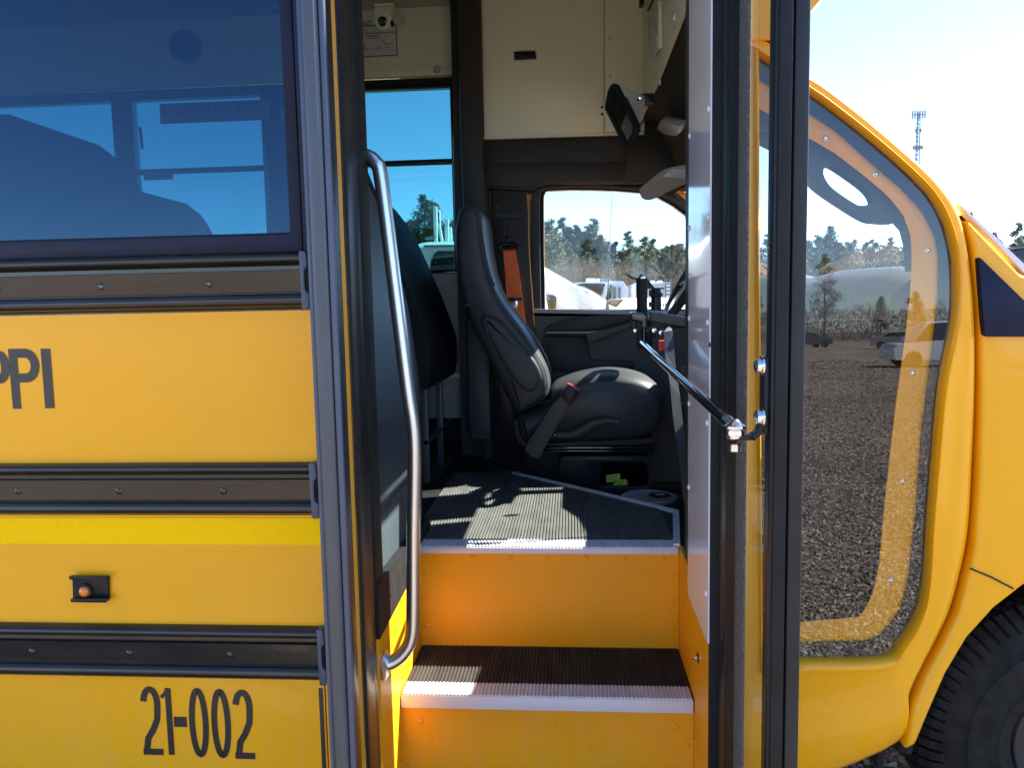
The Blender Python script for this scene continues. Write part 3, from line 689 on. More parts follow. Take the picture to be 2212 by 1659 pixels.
# ================================================================== CAB, NEAR SIDE
def lean(z): return max(0, z - .65) * .019
def resample(P, n):
    P = [Vector(p) for p in P]; d = [0]
    for a, b in zip(P, P[1:]): d.append(d[-1] + (b - a).length)
    out = []; j = 0
    for k in range(n):
        s = d[-1] * k / (n - 1)
        while j < len(P) - 2 and d[j + 1] < s: j += 1
        t = (s - d[j]) / max(1e-9, d[j + 1] - d[j]); out.append(P[j].lerp(P[j + 1], t))
    return out
YC = 1.93
OUT = [(1552, 20), (1690, 88), (1744, 144), (1788, 172), (1872, 238), (1965, 319), (2040, 391), (2086, 461), (2104, 536), (2117, 680), (2118, 850), (2112, 1030), (2100, 1185), (2065, 1320), (2035, 1380), (1995, 1452), (1966, 1520), (1948, 1620), (1719, 1720), (1552, 1720)]
INN = [(1646, 110), (1700, 150), (1748, 186), (1785, 212), (1850, 262), (1915, 316), (1975, 370), (2021, 419), (2053, 480), (2070, 560), (2068, 680), (2038, 830), (2022, 985), (2010, 1120), (2001, 1249), (1986, 1320), (1948, 1384), (1901, 1422), (1719, 1426), (1646, 1427)]
def w3(p, y): v = PT(*p, y=y); return Vector((v.x, v.z))
O2 = [w3(p, YC) for p in OUT]; I2 = [w3(p, YC) for p in INN]
segO = smooth_path([(p.x, p.y, 0) for p in O2[:19]], 5) + [Vector((O2[18].x, O2[18].y, 0)), Vector((O2[19].x, O2[19].y, 0))]
segI = smooth_path([(p.x, p.y, 0) for p in I2[:19]], 5) + [Vector((I2[18].x, I2[18].y, 0)), Vector((I2[19].x, I2[19].y, 0))]
loops = []
for f, dy in ((0, .075), (.0, .055), (.03, .022), (.10, .004), (.25, -.008), (.5, -.012), (.72, -.010), (.80, -.016), (.88, -.020), (.95, -.014), (.99, -.002), (1, .012), (1, .03)):
    lp = []
    for a, b in zip(segO, segI):
        d = (b - a); L0 = d.length; ff = f if L0 < .12 else (f if f < .2 else (f if f == 1 else (1 - (1 - f) * .12 / L0 if f > .7 else f)))
        p = a + d * ff; lp.append((p.x, YC + dy + lean(p.y), p.y))
    loops.append(lp)
cs = MB().loft(loops).build('cab_side_panel', 'yellow', BUS, smooth=True, ang=60)
def strip(name, A, B, ya, yb, mat, parent, th=.004, n=70, **k):
    A = resample([(*w3(p, YC), 0) for p in A], n); B = resample([(*w3(p, YC), 0) for p in B], n)
    lo = []
    for a, b in zip(A, B):
        lo.append([(a.x, ya + lean(a.y), a.y), (b.x, yb + lean(b.y), b.y), (b.x, yb + th + lean(b.y), b.y), (a.x, ya + th + lean(a.y), a.y)])
    return MB().loft(lo, closed=True, caps=True).build(name, mat, parent, smooth=True, **k)
qw = MB()
gl = [(p[0], p[1]) for p in ((v.x, v.y) for v in segI)]
qw.add([(x, YC + .010 + lean(z), z) for x, z in gl], [tuple(range(len(gl)))])
quarter = qw.build('side_window', 'glass_side', BUS)
for p in quarter.data.polygons: pass
BO = [(1646, 150), (1746, 221), (1825, 275), (1900, 345), (1965, 401), (2012, 452), (2040, 508), (2047, 550), (2045, 652), (2032, 746), (2008, 921), (1991, 1126), (1973, 1273), (1954, 1331), (1919, 1378), (1883, 1396), (1719, 1399), (1646, 1399)]
BI = [(1646, 215), (1746, 275), (1825, 322), (1890, 373), (1940, 416), (1973, 458), (1990, 508), (1991, 560), (1986, 640), (1976, 720), (1952, 880), (1926, 1090), (1913, 1225), (1900, 1288), (1884, 1322), (1866, 1346), (1719, 1358), (1646, 1358)]
strip('window_gasket', [(1646, 105)] + INN[1:19] + [(1646, 1430)], [(1646, 155)] + [(a[0] * .95 + b[0] * .05, a[1] * .95 + b[1] * .05) for a, b in zip(BO[1:-1], BI[1:-1])] + [(1646, 1396)], YC + .016, YC + .018, 'blackmetal', quarter)
mid = [((a[0] + b[0]) / 2, (a[1] + b[1]) / 2) for a, b in zip(BO, BI)]
BX2 = [(a[0] * 1.14 - b[0] * .14, a[1] * 1.14 - b[1] * .14) for a, b in zip(BO, BI)]
bnd = strip('inner_frame', BX2, mid, YC + .028, YC + .024, 'yellow_in', BUS)
strip('inner_frame_fold', mid, BI, YC + .025, YC + .032, 'yellow_in', bnd)
for p in ((1791, 293), (1900, 373), (2011, 539), (1977, 806), (1953, 1041), (1926, 1255)):
    v = PT(*p, y=YC + .026)
    MB().lathe((v.x, YC + .028 + lean(v.z), v.z), (0, -1, 0), [(.0075, 0), (.007, .003), (.004, .005), (.003, .0035)], 12).build('screw', 'chrome', bnd, smooth=True)
# A pillar trim with its grab handle
yh = 2.02
ho = smooth_path([(1700, 235, 0), (1746, 268, 0), (1825, 318, 0), (1890, 368, 0), (1942, 412, 0), (1945, 476, 0), (1895, 480, 0), (1872, 475, 0), (1825, 447, 0), (1765, 405, 0), (1735, 368, 0), (1690, 315, 0)], 6, closed=True)
hc = Vector((1833, 398, 0))
hi = smooth_path([(1779, 377, 0), (1783, 359, 0), (1797, 356, 0), (1825, 373, 0), (1872, 408, 0), (1889, 433, 0), (1881, 440, 0), (1862, 444, 0), (1844, 438, 0), (1797, 405, 0)], 6, closed=True)
def polar(loop, n=64):
    out = []
    for k in range(n):
        a = 2 * math.pi * k / n; d = Vector((math.cos(a), math.sin(a), 0)); best = 0
        for p, q in zip(loop, loop[1:] + loop[:1]):
            e_ = q - p; den = d.x * e_.y - d.y * e_.x
            if abs(den) < 1e-9: continue
            w = p - hc; t = (w.x * e_.y - w.y * e_.x) / den; u = (w.x * d.y - w.y * d.x) / den
            if 0 <= u <= 1 and t > best: best = t
        out.append(hc + d * best)
    return out
po = [tuple(w3((p.x, p.y), yh)) for p in polar(ho)]; pi_ = [tuple(w3((p.x, p.y), yh)) for p in polar(hi)]
frame_ring('pillar_grab_handle', po, pi_, yh, yh + .045, 'dash', BUS, smooth=True)
pris('pillar_trim', [(1935, 405), (1975, 455), (1996, 505), (1996, 585), (1973, 585), (1971, 536), (1960, 494), (1942, 474)], yh + .002, .05, 'dash', BUS)
pris('pillar_trim', [(1600, 120), (1660, 170), (1720, 240), (1700, 330), (1640, 300), (1600, 280)], yh + .004, .05, 'dash', BUS)

# fender and bonnet
fp = [(2093, 468), (2109, 536), (2122, 680), (2123, 850), (2117, 1030), (2105, 1187), (2070, 1323), (2040, 1383), (2000, 1455), (1971, 1522), (1953, 1621), (1977, 1607), (2006, 1536), (2042, 1454), (2088, 1378), (2147, 1314), (2212, 1264)]
F2 = XZ(fp, YC)
WX, WR = 1.30, .385
arc_ = [(WX + (WX - x) * 1.0 + .02, z) for x, z in reversed(F2[11:])]
F2 = F2[:17] + [(WX - .05, F2[16][1] + .035), (WX + .07, F2[16][1] + .035)] + arc_ + [(1.78, .40), (2.25, .46), (2.42, .8), (2.40, 1.20), (2.2, 1.40), (1.6, 1.53)] + XZ([(2214, 594), (2150, 526)], YC)
def offp(P, d):
    out = []; n = len(P)
    for i in range(n):
        a, b, c = Vector(P[i - 1]), Vector(P[i]), Vector(P[(i + 1) % n]); t = (c - a).normalized(); out.append((b.x + t.y * d, b.y - t.x * d))
    return out
fn = MB().prism([(x, YC - .008 + lean(z), z) for x, z in F2], [(x, YC + .075 + lean(z), z) for x, z in F2]).build('fender', 'yellow', BUS, .014, seg=4, ang=60)
gp = [PT(p[0] + 3, p[1], y=YC + .06) for p in OUT[6:18]]
MB().tube([p + Vector((0, lean(p.z), 0)) for p in smooth_path(gp[1:], 4)], .022, 8).build('gap_dark_strip', 'carpet', BUS, smooth=True)  # black strip added behind the panel gap, its shade put into colour
a, b = PT(2096, 1229, y=YC - .008), PT(2190, 1273, y=YC - .008)
MB().tube([(a.x, YC - .006, a.z), ((a.x + b.x) / 2, YC - .0075, (a.z + b.z) / 2 + .003), (b.x, YC - .006, b.z)], .0022, 6).build('panel_seam', 'blackmetal', BUS)
mp = XZ([(2113, 553), (2262, 700), (2262, 727), (2125, 727), (2119, 640)], YC)
MB().prism([(x, YC - .022 + lean(z), z) for x, z in rnd(mp, .008, 3)], [(x, YC + .0 + lean(z), z) for x, z in rnd(mp, .008, 3)]).build('mirror_patch', 'frame', BUS, .004)
pris('windshield_moulding', [(2073, 437), (2145, 504), (2212, 568), (2330, 680), (2330, 705), (2212, 589), (2148, 522), (2086, 459)], 1.955, .03, 'lip', BUS, .005)
hd = [(1.07, 1.60), (1.3, 1.575), (1.7, 1.50), (2.1, 1.42), (2.3, 1.34), (2.42, 1.15), (2.42, .9), (1.07, .9)]
MB().loft([[(x, y, z + b) for x, z in hd] for y, b in ((1.975, -.03), (2.03, -.004), (2.5, .04), (3.05, .05), (3.6, .04), (4.03, -.01), (4.07, -.04))], closed=True, caps=True).build('bonnet', 'yellow', BUS, smooth=True, ang=50)
box('front_bumper', 2.40, 2.52, 1.9, 4.1, .42, .68, 'blackmetal', BUS, .03)
# wheel
MB().box(.80, 1.75, 2.32, 2.34, .25, 1.0).box(.80, 1.75, 2.0, 2.32, .985, 1.0).box(1.73, 1.75, 2.0, 2.32, .3, .985).box(.80, .815, 2.03, 2.32, .3, .985).build('wheel_well', 'carpet', BUS)
wt = .225; wy = 2.00
wc = Vector((WX, wy, WR))
tprof = [(.205, -.02), (.225, -.008), (.26, .000), (.30, -.004), (.325, -.012), (.345, -.020), (.362, -.034), (.372, -.05)]
tprof = [(r, -h) for r, h in tprof]
whl = MB().lathe(wc, (0, 1, 0), [(.16, .12), (.168, .02), (.176, .008), (.190, .002), (.206, .001), (.209, -.003), (.213, .001), (.262, -.002), (.284, .001), (.287, -.003), (.291, .003), (.312, .009), (.330, .017), (.350, .030), (.366, .048), (.374, .07), (.374, .17), (.36, .20), (.30, .225), (.21, .20)], 96).build('front_wheel', 'tyre', BUS, smooth=True, ang=60)
tb = MB(); NB = 76; rr = random.Random(5)
for k in range(NB):
    a0 = 2 * math.pi * (k + .06) / NB; a1 = 2 * math.pi * (k + .78 + rr.uniform(-.06, .06)) / NB
    def ringp(r, y, a, sk=0): a += sk; return (WX + r * math.cos(a), wy + y, WR + r * math.sin(a))
    for (segs, sk) in (([(.333, .022, .343, .014), (.356, .036, .366, .030), (.372, .062, .386, .056), (.374, .078, .389, .078)], 0.0),):
        top = []; bot = []
        for (rb, yb, rt, yt) in segs:
            wig = .004 * ((k % 3) - 1)
            top.append((rt, yt)); bot.append((rb, yb))
        vs = []
        for (r, y) in top: vs += [ringp(r, y, a0), ringp(r, y, a1)]
        for (r, y) in bot: vs += [ringp(r, y, a0), ringp(r, y, a1)]
        n4 = len(top); fs = []
        for i in range(n4 - 1):
            fs.append((2 * i, 2 * i + 1, 2 * i + 3, 2 * i + 2)); fs.append((2 * i, 2 * i + 2, 2 * n4 + 2 * i + 2, 2 * n4 + 2 * i)); fs.append((2 * i + 1, 2 * n4 + 2 * i + 1, 2 * n4 + 2 * i + 3, 2 * i + 3))
        fs.append((0, 2 * n4, 2 * n4 + 1, 1)); fs.append((2 * n4 - 2, 2 * n4 - 1, 4 * n4 - 1, 4 * n4 - 2))
        tb.add(vs, fs)
    for (y0, y1, sk, w0) in ((.086, .118, .5, .66), (.124, .156, .15, .70), (.164, .20, .6, .7)):
        b0 = 2 * math.pi * (k + sk) / NB; b1 = b0 + 2 * math.pi * w0 / NB; s2 = .018
        vs = [ringp(.374, y0, b0), ringp(.374, y0, b1), ringp(.374, y1, b1 + s2), ringp(.374, y1, b0 + s2), ringp(.389, y0, b0), ringp(.389, y0, b1), ringp(.389, y1, b1 + s2), ringp(.389, y1, b0 + s2)]
        tb.add(vs, [(4, 5, 6, 7), (0, 1, 5, 4), (1, 2, 6, 5), (2, 3, 7, 6), (3, 0, 4, 7)])
o = tb.build('tyre_tread', 'tyre', whl); o['kind'] = 'stuff'
MB().lathe(wc, (0, 1, 0), [(.166, .02), (.162, .014), (.155, .022), (.15, .05), (.13, .07), (.11, .055), (.07, .05), (.02, .05)], 64).build('rim', 'steel', whl, smooth=True)
for k in range(8):
    a_ = k * math.pi / 4
    MB().lathe((WX + .085 * math.cos(a_), wy + .05, WR + .085 * math.sin(a_)), (0, -1, 0), [(.012, 0), (.012, .02), (.006, .024)], 6).build('wheel_nut', 'chrome', whl)

# windscreen, cap over the cab
WS = [(.515, 2.150), (.557, 2.098), (.695, 1.994), (.795, 1.904), (.875, 1.825), (.95, 1.745), (1.062, 1.628)]
MB().loft([[(x + b * .55 + .004, y, z + b * .3 + .0) for x, z in WS] for y, b in ((1.995, 0), (2.1, .05), (2.4, .12), (3.0, .16), (3.6, .12), (3.9, .05), (4.03, 0))], closed=False).build('windscreen', 'glass_front', BUS, smooth=True, fix=True)
MB().tube([(.53, 1.98, 2.15), (.585, 2.2, 2.17), (.61, 2.6, 2.19), (.62, 3.0, 2.2), (.61, 3.5, 2.19), (.585, 3.85, 2.17), (.53, 4.02, 2.15)], .025, 10).build('windscreen_header', 'trim', BUS, smooth=True)
MB().tube([(1.06, 1.99, 1.61), (1.13, 2.4, 1.62), (1.155, 3.0, 1.63), (1.13, 3.6, 1.62), (1.06, 4.03, 1.61)], .022, 10).build('cowl', 'blackmetal', BUS, smooth=True)
cp = [(.371, 2.49), (.43, 2.45), (.49, 2.37), (.53, 2.28)] + XZ([(1745, 30), (1772, -2), (1850, -90), (1930, -240)], YC) + [(.70, 3.1), (.55, 3.4), (.371, 3.55)]
MB().loft([[(x, y, z) for x, z in cp] for y in (1.935, 4.08)], closed=True, caps=True).build('roof_cap', 'yellow', BUS, smooth=True, ang=35)
MB().pxz(XZ([(1552, 95), (1690, 74), (1744, 32), (1740, -30), (1552, -300)], YC), 1.936, 1.96).build('cap_cheek', 'yellow', BUS)
# headliner of the cab and the cream bulkhead above it
hl = [(.352, 2.452), (.40, 2.43), (.44, 2.36), (.48, 2.28), (.52, 2.20), (.54, 2.165)]
MB().loft([[(x + .012 * math.sin(math.pi * (y - 2.0) / 2.0), y, z - .008 * math.cos(math.pi * (y - 2.0))) for x, z in hl] + [(x + .01, y, z + .012) for x, z in reversed(hl)] for y in [2.0 + .1 * i for i in range(21)] + [4.06]], closed=True, caps=True).build('headliner', 'headliner', BUS, smooth=True, ang=60)
BX = .352
bh = box('front_bulkhead', BX, BX + .015, 1.97, 3.90, 2.452, 3.4, 'cream', BUS)
for p in ((822, 97), (738, 488)):
    q = PT(*c5([p])[0], x=BX); MB().lathe(q, (-1, 0, 0), [(.012, 0), (.01, .004), (.002, .005)], 12).build('bulkhead_plug', 'white', bh, smooth=True)
pk = [PT(*p, x=BX - .004) for p in c5([(670, 95), (722, 72), (735, 285), (706, 345), (690, 335)])]
MB().prism(pk, [p - Vector((.012, 0, 0)) for p in pk]).build('document_pouch', 'paper', bh, .003)
a, b = [PT(*p, x=BX - .012) for p in c5([(735, 10), (741, 285)])]
MB().tube([a, b], .008, 8).build('hanging_rod', 'cream', bh, smooth=True)
a, b, c = [PT(*p, x=BX - .006) for p in c5([(664, 60), (700, -20), (720, -60)])]
MB().tube([a, b, c], .005, 6).build('cable', 'blackmetal', bh)
for k in range(4):
    a, b = [PT(*p, x=BX - .018) for p in c5([(702 + k * 5, 135 + k * 20), (708 + k * 5, 128 + k * 20)])]
    MB().tube([a, b], .0018, 5).build('pouch_print', 'letter', bh)
a = PT(*c5([(638, 5)])[0], x=BX - .01); MB().box(a.x - .02, a.x, a.y - .03, a.y + .03, a.z - .02, a.z + .08).build('switch', 'blackmetal', bh, .004)
# dome lamp on the headliner
def PN(px, py, p0, n):
    r = ray(px, py); o = Vector((0, 0, H)); t = (Vector(p0) - o).dot(Vector(n)) / r.dot(Vector(n)); return o + r * t
nh = Vector((-.80, 0, -.60)).normalized()
dl = [PN(*p, (.47, 0, 2.25), nh) for p in c5([(745, 742), (768, 695), (890, 725), (882, 770), (858, 786), (800, 778)])]
MB().prism([p + nh * .03 for p in dl], [p - nh * .01 for p in dl]).build('dome_lamp', 'domelens', BUS, .006, smooth=True)

# ================================================================== CAB, DRIVER'S SIDE
YD = 3.98
OI = c8([(315, 1450), (302, 800), (300, 180), (318, 140), (345, 125), (600, 115), (850, 117), (1100, 127), (1370, 150), (1560, 195), (1740, 295), (1880, 400), (1932, 470), (1918, 640), (1905, 900), (1890, 1450)])
OO = c8([(170, 1540), (155, 800), (155, 250), (185, 140), (250, 90), (600, 60), (850, 62), (1100, 72), (1400, 100), (1600, 145), (1790, 235), (1940, 335), (2000, 440), (2010, 640), (2010, 900), (2010, 1540)])
I_ = XZ(OI, YD); O_ = XZ(OO, YD)
Md = [((a[0] * .72 + b[0] * .28), (a[1] * .72 + b[1] * .28)) for a, b in zip(I_, O_)]
drv = frame_ring('driver_door', Md, I_, YD, YD + .03, 'rubber', BUS, .004)
frame_ring('door_window_trim', O_, Md, YD - .03, YD + .02, 'trim', drv, .006)
I9 = XZ(OI, YD + .05)
MB().add([(x, YD + .052, z) for x, z in I9], [tuple(range(16))]).build('door_pane', 'glass_clear', drv)
EO = [(-.45, .4), (-.45, 1.4), (-.45, 2.4), (-.40, 2.55), (-.3, 2.6), (.1, 2.6), (.3, 2.55), (.36, 2.4), (.45, 2.25), (.557, 2.12), (.695, 2.0), (.80, 1.9), (.93, 1.76), (1.06, 1.62), (1.06, 1.2), (1.06, .4)]
I8 = XZ(OI, YD + .03)
frame_ring('cab_side_panel', EO, I8, YD + .032, YD + .09, 'yellow', BUS)
wl9 = XZ([(1150, 667), (1500, 672), (1500, 682), (1150, 676)], YD - .05)
MB().pxz(rnd(wl9, .004, 2), YD - .055, YD + .0).build('window_ledge', 'ltgrey', drv, .004)  # light grey stands in for the sun on this sill
pris('door_card', [(1150, 676), (1640, 682), (1640, 1040), (1150, 1040)], YD - .03, .03, 'doortrim', drv)
dc = c6([(655, 800), (680, 765), (760, 735), (900, 712), (1120, 700), (1450, 705), (1450, 745), (1130, 740), (960, 795), (880, 803), (668, 806)])
pris('door_pad', dc, YD - .050, .022, 'trim', drv, .008)
pris('armrest', c6([(668, 800), (880, 800), (960, 793), (1112, 752), (1116, 776), (990, 822), (900, 858), (882, 858), (880, 812), (668, 812)]), YD - .12, .095, 'doortrim', drv, .006)
pris('door_pocket', c6([(655, 815), (875, 820), (890, 860), (905, 940), (1130, 950), (1130, 1000), (655, 1010)]), YD - .045, .018, 'trim', drv, .008)
pris('door_lower_bin', c6([(690, 1010), (1130, 1005), (1240, 1060), (1240, 1400), (690, 1400)]), YD - .10, .075, 'dash', drv, .01)
pris('switch_panel', c6([(1150, 790), (1225, 790), (1225, 885), (1150, 885)]), YD - .05, .02, 'blackmetal', drv, .004)
box('door_lower_panel', -.45, 1.0, 4.0, 4.03, .50, 1.47, 'trim', drv)
box('cab_rear_corner', -.45, -.22, 4.0, 4.03, .50, 2.45, 'trim', drv)
pris('far_pillar_trim', [(1440, 398), (1473, 425), (1515, 458), (1573, 512), (1655, 600), (1655, 700), (1507, 700), (1505, 472), (1493, 452), (1464, 433)], YD - .02, .04, 'trim', drv)
# header over the door
hdr = pris('cab_header', [(1040, 290), (1380, 284), (1400, 262), (1560, 190), (1560, 425), (1460, 402), (1390, 396), (1185, 396), (1160, 402), (1150, 412), (1044, 406)], YD - .07, .10, 'trim', BUS, .006)
pris('header_fold', [(1042, 352), (1352, 350), (1352, 392), (1165, 392), (1140, 405), (1046, 402)], YD - .085, .02, 'trim', hdr, .008)
a, b, c = [PT(*p, y=YD - .078) for p in c5([(536, 885), (525, 975), (500, 1088)])]
MB().tube([a, b, c], .0035, 6).build('header_seam', 'blackmetal', hdr)
q = PT(*c5([(488, 1085)])[0], y=YD - .09); MB().lathe(q, (0, -1, 0), [(.012, 0), (.009, .006)], 10).build('header_clip', 'doortrim', hdr, smooth=True)
# pillar with the belt guide
bp = pris('belt_pillar', c6([(388, 38), (545, 38), (570, 60), (578, 130), (585, 400), (600, 700), (625, 830), (640, 1060), (395, 1060), (390, 700), (385, 400)]), YD - .04, .05, 'trim', BUS, .008)
pris('pillar_gap', c6([(352, 38), (388, 38), (385, 400), (390, 700), (395, 1060), (352, 1060)]), YD - .02, .05, 'blackmetal', bp)
pris('pillar_recess', c6([(410, 178), (556, 178), (558, 200), (410, 204)]), YD - .044, .006, 'blackmetal', bp)
pris('pillar_cover', c6([(412, 210), (558, 206), (566, 300), (575, 560), (585, 720), (470, 720), (425, 500), (410, 330)]), YD - .052, .014, 'trim', bp, .007)
for p in ((420, 148), (515, 148)):
    q = PT(*c6([p])[0], y=YD - .042); MB().lathe(q, (0, -1, 0), [(.014, 0), (.012, .002), (.002, .002)], 16).build('pillar_plug', 'trim', bp, smooth=True)
sl = XZ(c6([(448, 225), (495, 225), (498, 345), (450, 345)]), YD - .06); si = XZ(c6([(456, 236), (487, 236), (489, 345), (459, 345)]), YD - .06)
frame_ring('belt_slider', rnd(sl, .012, 3), rnd(si, .008, 3), YD - .062, YD - .05, 'blackmetal', bp)
gd = smooth_path([PT(*p, y=YD - .075) for p in c6([(430, 352), (455, 340), (495, 340), (522, 352), (515, 374), (480, 372), (440, 378)])], 4, closed=True)
MB().tube(gd + [gd[0]], .011, 8, cap=False).build('belt_guide', 'blackmetal', bp, smooth=True)
pris('belt_guide_bolt', c6([(458, 300), (490, 300), (492, 345), (458, 345)]), YD - .075, .02, 'blackmetal', bp, .004)
pris('seat_belt', c6([(446, 370), (512, 366), (530, 470), (545, 600), (560, 720), (582, 830), (560, 825), (535, 740), (470, 500)]), YD - .085, .003, 'orange', bp)
pris('seat_belt', c6([(446, 370), (478, 368), (500, 480), (545, 700), (572, 822), (505, 720), (468, 660), (458, 500)]), YD - .078, .003, 'orange', bp)
pris('belt_stop', c6([(470, 620), (545, 618), (548, 634), (472, 638)]), YD - .094, .012, 'blackmetal', bp, .002)
pris('belt_tongue', c6([(500, 636), (524, 634), (522, 672), (508, 676)]), YD - .092, .004, 'chrome', bp, .001)
mb = smooth_path([PT(*p, y=YD - .034) for p in c6([(574, 75), (578, 250), (585, 420), (600, 620), (614, 830)])], 5)
MB().tube(mb, .0035, 6).build('door_paint_edge', 'yellow', bp, smooth=True)
# corner pillar between cab and passenger room
pl_ = [(987, -160), (987, 0), (991, 163), (996, 362), (1000, 435), (1010, 700), (1013, 905), (1020, 948), (1060, 950), (1058, 905), (1052, 700), (1049, 400), (1045, 360), (1043, 293), (1036, 0), (1033, -160)]
cpil = pris('corner_pillar', pl_, 3.82, .42, 'trim', BUS, .012)
pris('pillar_lower_cover', [(1008, 690), (1054, 690), (1061, 905), (1061, 952), (1019, 950), (1012, 905)], 3.80, .03, 'barrier', cpil, .012)
box('far_cab_step', -.45, -.2, 3.9, 4.1, ZV, 1.3, 'trim', BUS)
# cabinet over the driver
YK = 3.86
cab = box('overhead_cabinet', PT(1040, 200, y=YK).x, BX - .002, YK + .022, 4.0, PT(1200, 292, y=YK).z, 3.2, 'cream', BUS)
cd = pris('cabinet_door', [(1037, -160), (1304, -160), (1304, 287), (1046, 296)], YK, .020, 'cream', cab, .003)
pris('cabinet_side', [(1306.5, -160), (1400, -160), (1392, 282), (1307, 286)], YK + .002, .020, 'cream', cab, .002)
pris('cabinet_sill', [(1044, 296), (1392, 284), (1392, 289), (1045, 300)], YK - .004, .02, 'cream', cab, .001)
pris('cabinet_latch', [(1110, 110), (1156, 108), (1159, 126), (1111, 129)], YK - .005, .005, 'blackmetal', cab, .002, r=.006)
pris('latch_bezel', [(1107, 107), (1159, 105), (1162, 129), (1108, 132)], YK - .002, .0018, 'paper', cab, r=.006)
for p, r_ in (((1317, 82), .004), ((1318, 164), .004), ((1300.5, 231), .007), ((1300.5, 246), .007)):
    q = PT(*p, y=YK); MB().lathe((q.x, YK + .001, q.z), (0, -1, 0), [(r_, 0), (r_ * .8, .003), (.001, .003)], 10).build('cabinet_screw', 'blackmetal', cab, smooth=True)
pris('hinge_leaf', [(1304, 225), (1312, 225), (1313, 252), (1304, 253)], YK - .003, .004, 'cream', cab, .001)

# interior mirror
mn = Vector((-.84, -.45, .20)).normalized(); m0 = PT(1355, 250, y=3.25)
mo = [PN(*p, m0, mn) for p in c5([(420, 630), (438, 540), (455, 508), (474, 497), (497, 510), (608, 742), (606, 775), (548, 884), (530, 874), (420, 656)])]
mi = [PN(*p, m0, mn) for p in c5([(442, 630), (458, 560), (466, 544), (476, 535), (488, 546), (586, 762), (584, 790), (549, 852), (538, 842), (443, 650)])]
n = 10; mb = MB(); vs = [p + mn * .012 for p in mo] + [p + mn * .012 for p in mi] + [p - mn * .012 for p in mi] + [p - mn * .012 for p in mo]
mb.add(vs, [(i * n + q, i * n + (q + 1) % n, ((i + 1) % 4) * n + (q + 1) % n, ((i + 1) % 4) * n + q) for i in range(4) for q in range(n)])
mir = mb.build('interior_mirror', 'rubber', BUS, .003)
MB().add([p + mn * .002 for p in mi], [tuple(range(10))]).build('mirror_face', 'mirrorg', mir)
MB().add([p - mn * .010 for p in mo], [tuple(range(10))]).build('mirror_back', 'rubber', mir)
pris('mirror_bracket', c5([(495, 508), (590, 545), (640, 566), (646, 600), (636, 705), (612, 742)]), 3.30, .006, 'ltgrey', mir, .001)
pris('mirror_mount', c5([(628, 553), (697, 550), (699, 608), (646, 612)]), 3.31, .06, 'blackmetal', mir, .004)
pris('mirror_mount', c5([(606, 742), (640, 690), (660, 690), (640, 720), (614, 745)]), 3.31, .04, 'blackmetal', mir, .003)
q = PT(*c5([(621, 580)])[0], y=3.30); MB().lathe(q, (0, -1, 0), [(.012, 0), (.010, .008), (.002, .009)], 10).build('mirror_bolt', 'chrome', mir, smooth=True)
pris('mirror_slot', c5([(596, 590), (628, 570), (634, 580), (604, 602)]), 3.297, .0025, 'blackgloss', mir, r=.004)
# sun visor
vz = [(p[0], p[1], 0) for p in c5([(616, 1125), (622, 1160), (640, 1182), (680, 1187), (740, 1165), (800, 1135), (890, 1095), (975, 1060), (985, 968), (880, 980), (780, 1000), (720, 1035), (650, 1092)])]
vx = [(p.x, p.y) for p in smooth_path(vz, 4, closed=True)]
vis = pris('sun_visor', vx, 3.42, .028, 'visor', BUS, .006)
pris('visor_label', c5([(750, 1052), (800, 1010), (935, 1008), (890, 1062)]), 3.417, .002, 'paper', vis)
for k in range(6):
    pris('label_print', c5([(790 + k * 3, 1018 + k * 7), (905 - k * 4, 1016 + k * 7), (904 - k * 4, 1018 + k * 7), (788 + k * 3, 1020.5 + k * 7)]), 3.4155, .001, 'vgrey', vis)
pris('visor_edge', c5([(745, 1160), (830, 1120), (960, 1062), (960, 1080), (850, 1130), (790, 1172)]), 3.46, .02, 'trim', vis, .004)
for y0_, y1_ in ((2.72, 3.14), (3.19, 3.58)):  # unseen visor plates, added and hung low to shade the floor mat
    MB().prism([(.545, y0_, 2.13), (.585, y0_, 1.80), (.585, y1_, 1.80), (.545, y1_, 2.13)], [(.565, y0_, 2.13), (.605, y0_, 1.80), (.605, y1_, 1.80), (.565, y1_, 2.13)]).build('sun_visor', 'visor', BUS, .006)
# floor of the driver's place, steering wheel, dash
box('driver_floor', -.5, 1.3, 2.46, 4.1, ZV - .03, ZV, 'carpet', BUS)
box('battery_cover', .12, .95, 2.50, 3.44, ZV + .001, .705, 'carpet', BUS, .01)
box('floor_step', -.566, DR, N2 + .03, N2 + .04, ZV - .02, ZF - .05, 'blackmetal', BUS)
box('cab_underside', DR, .79, 1.99, 4.1, .45, .47, 'carpet', BUS)
box('fire_wall', 1.02, 1.05, 2.35, 4.08, 1.0, 1.6, 'carpet', BUS)
box('inner_side', DR, .79, 2.075, 2.085, .47, 1.0, 'carpet', BUS)
box('inner_side', DR, 1.03, 2.075, 2.085, 1.0, 1.50, 'carpet', BUS)
dp = [(.80, 1.10), (.78, 1.45), (.80, 1.58), (.86, 1.635), (.95, 1.64), (1.04, 1.62), (1.04, 1.1)]
ds = MB().loft([[(x + o_, y, z + u) for x, z in dp] for y, o_, u in ((2.10, .03, -.02), (2.2, .0, 0), (2.5, -.02, .01), (2.9, .0, .0), (3.1, -.03, .0), (3.25, -.06, .03), (3.6, -.06, .03), (3.75, -.02, .0), (3.95, .0, -.01))], closed=True, caps=True).build('dashboard', 'dash', BUS, smooth=True, ang=45)
box('dash_lower', .84, 1.02, 2.2, 3.9, .80, 1.1, 'trim', ds, .02)
pris('engine_cover', [(1505, 900), (1700, 880), (1700, 1300), (1530, 1250)], 2.9, .5, 'trim', ds, .04)
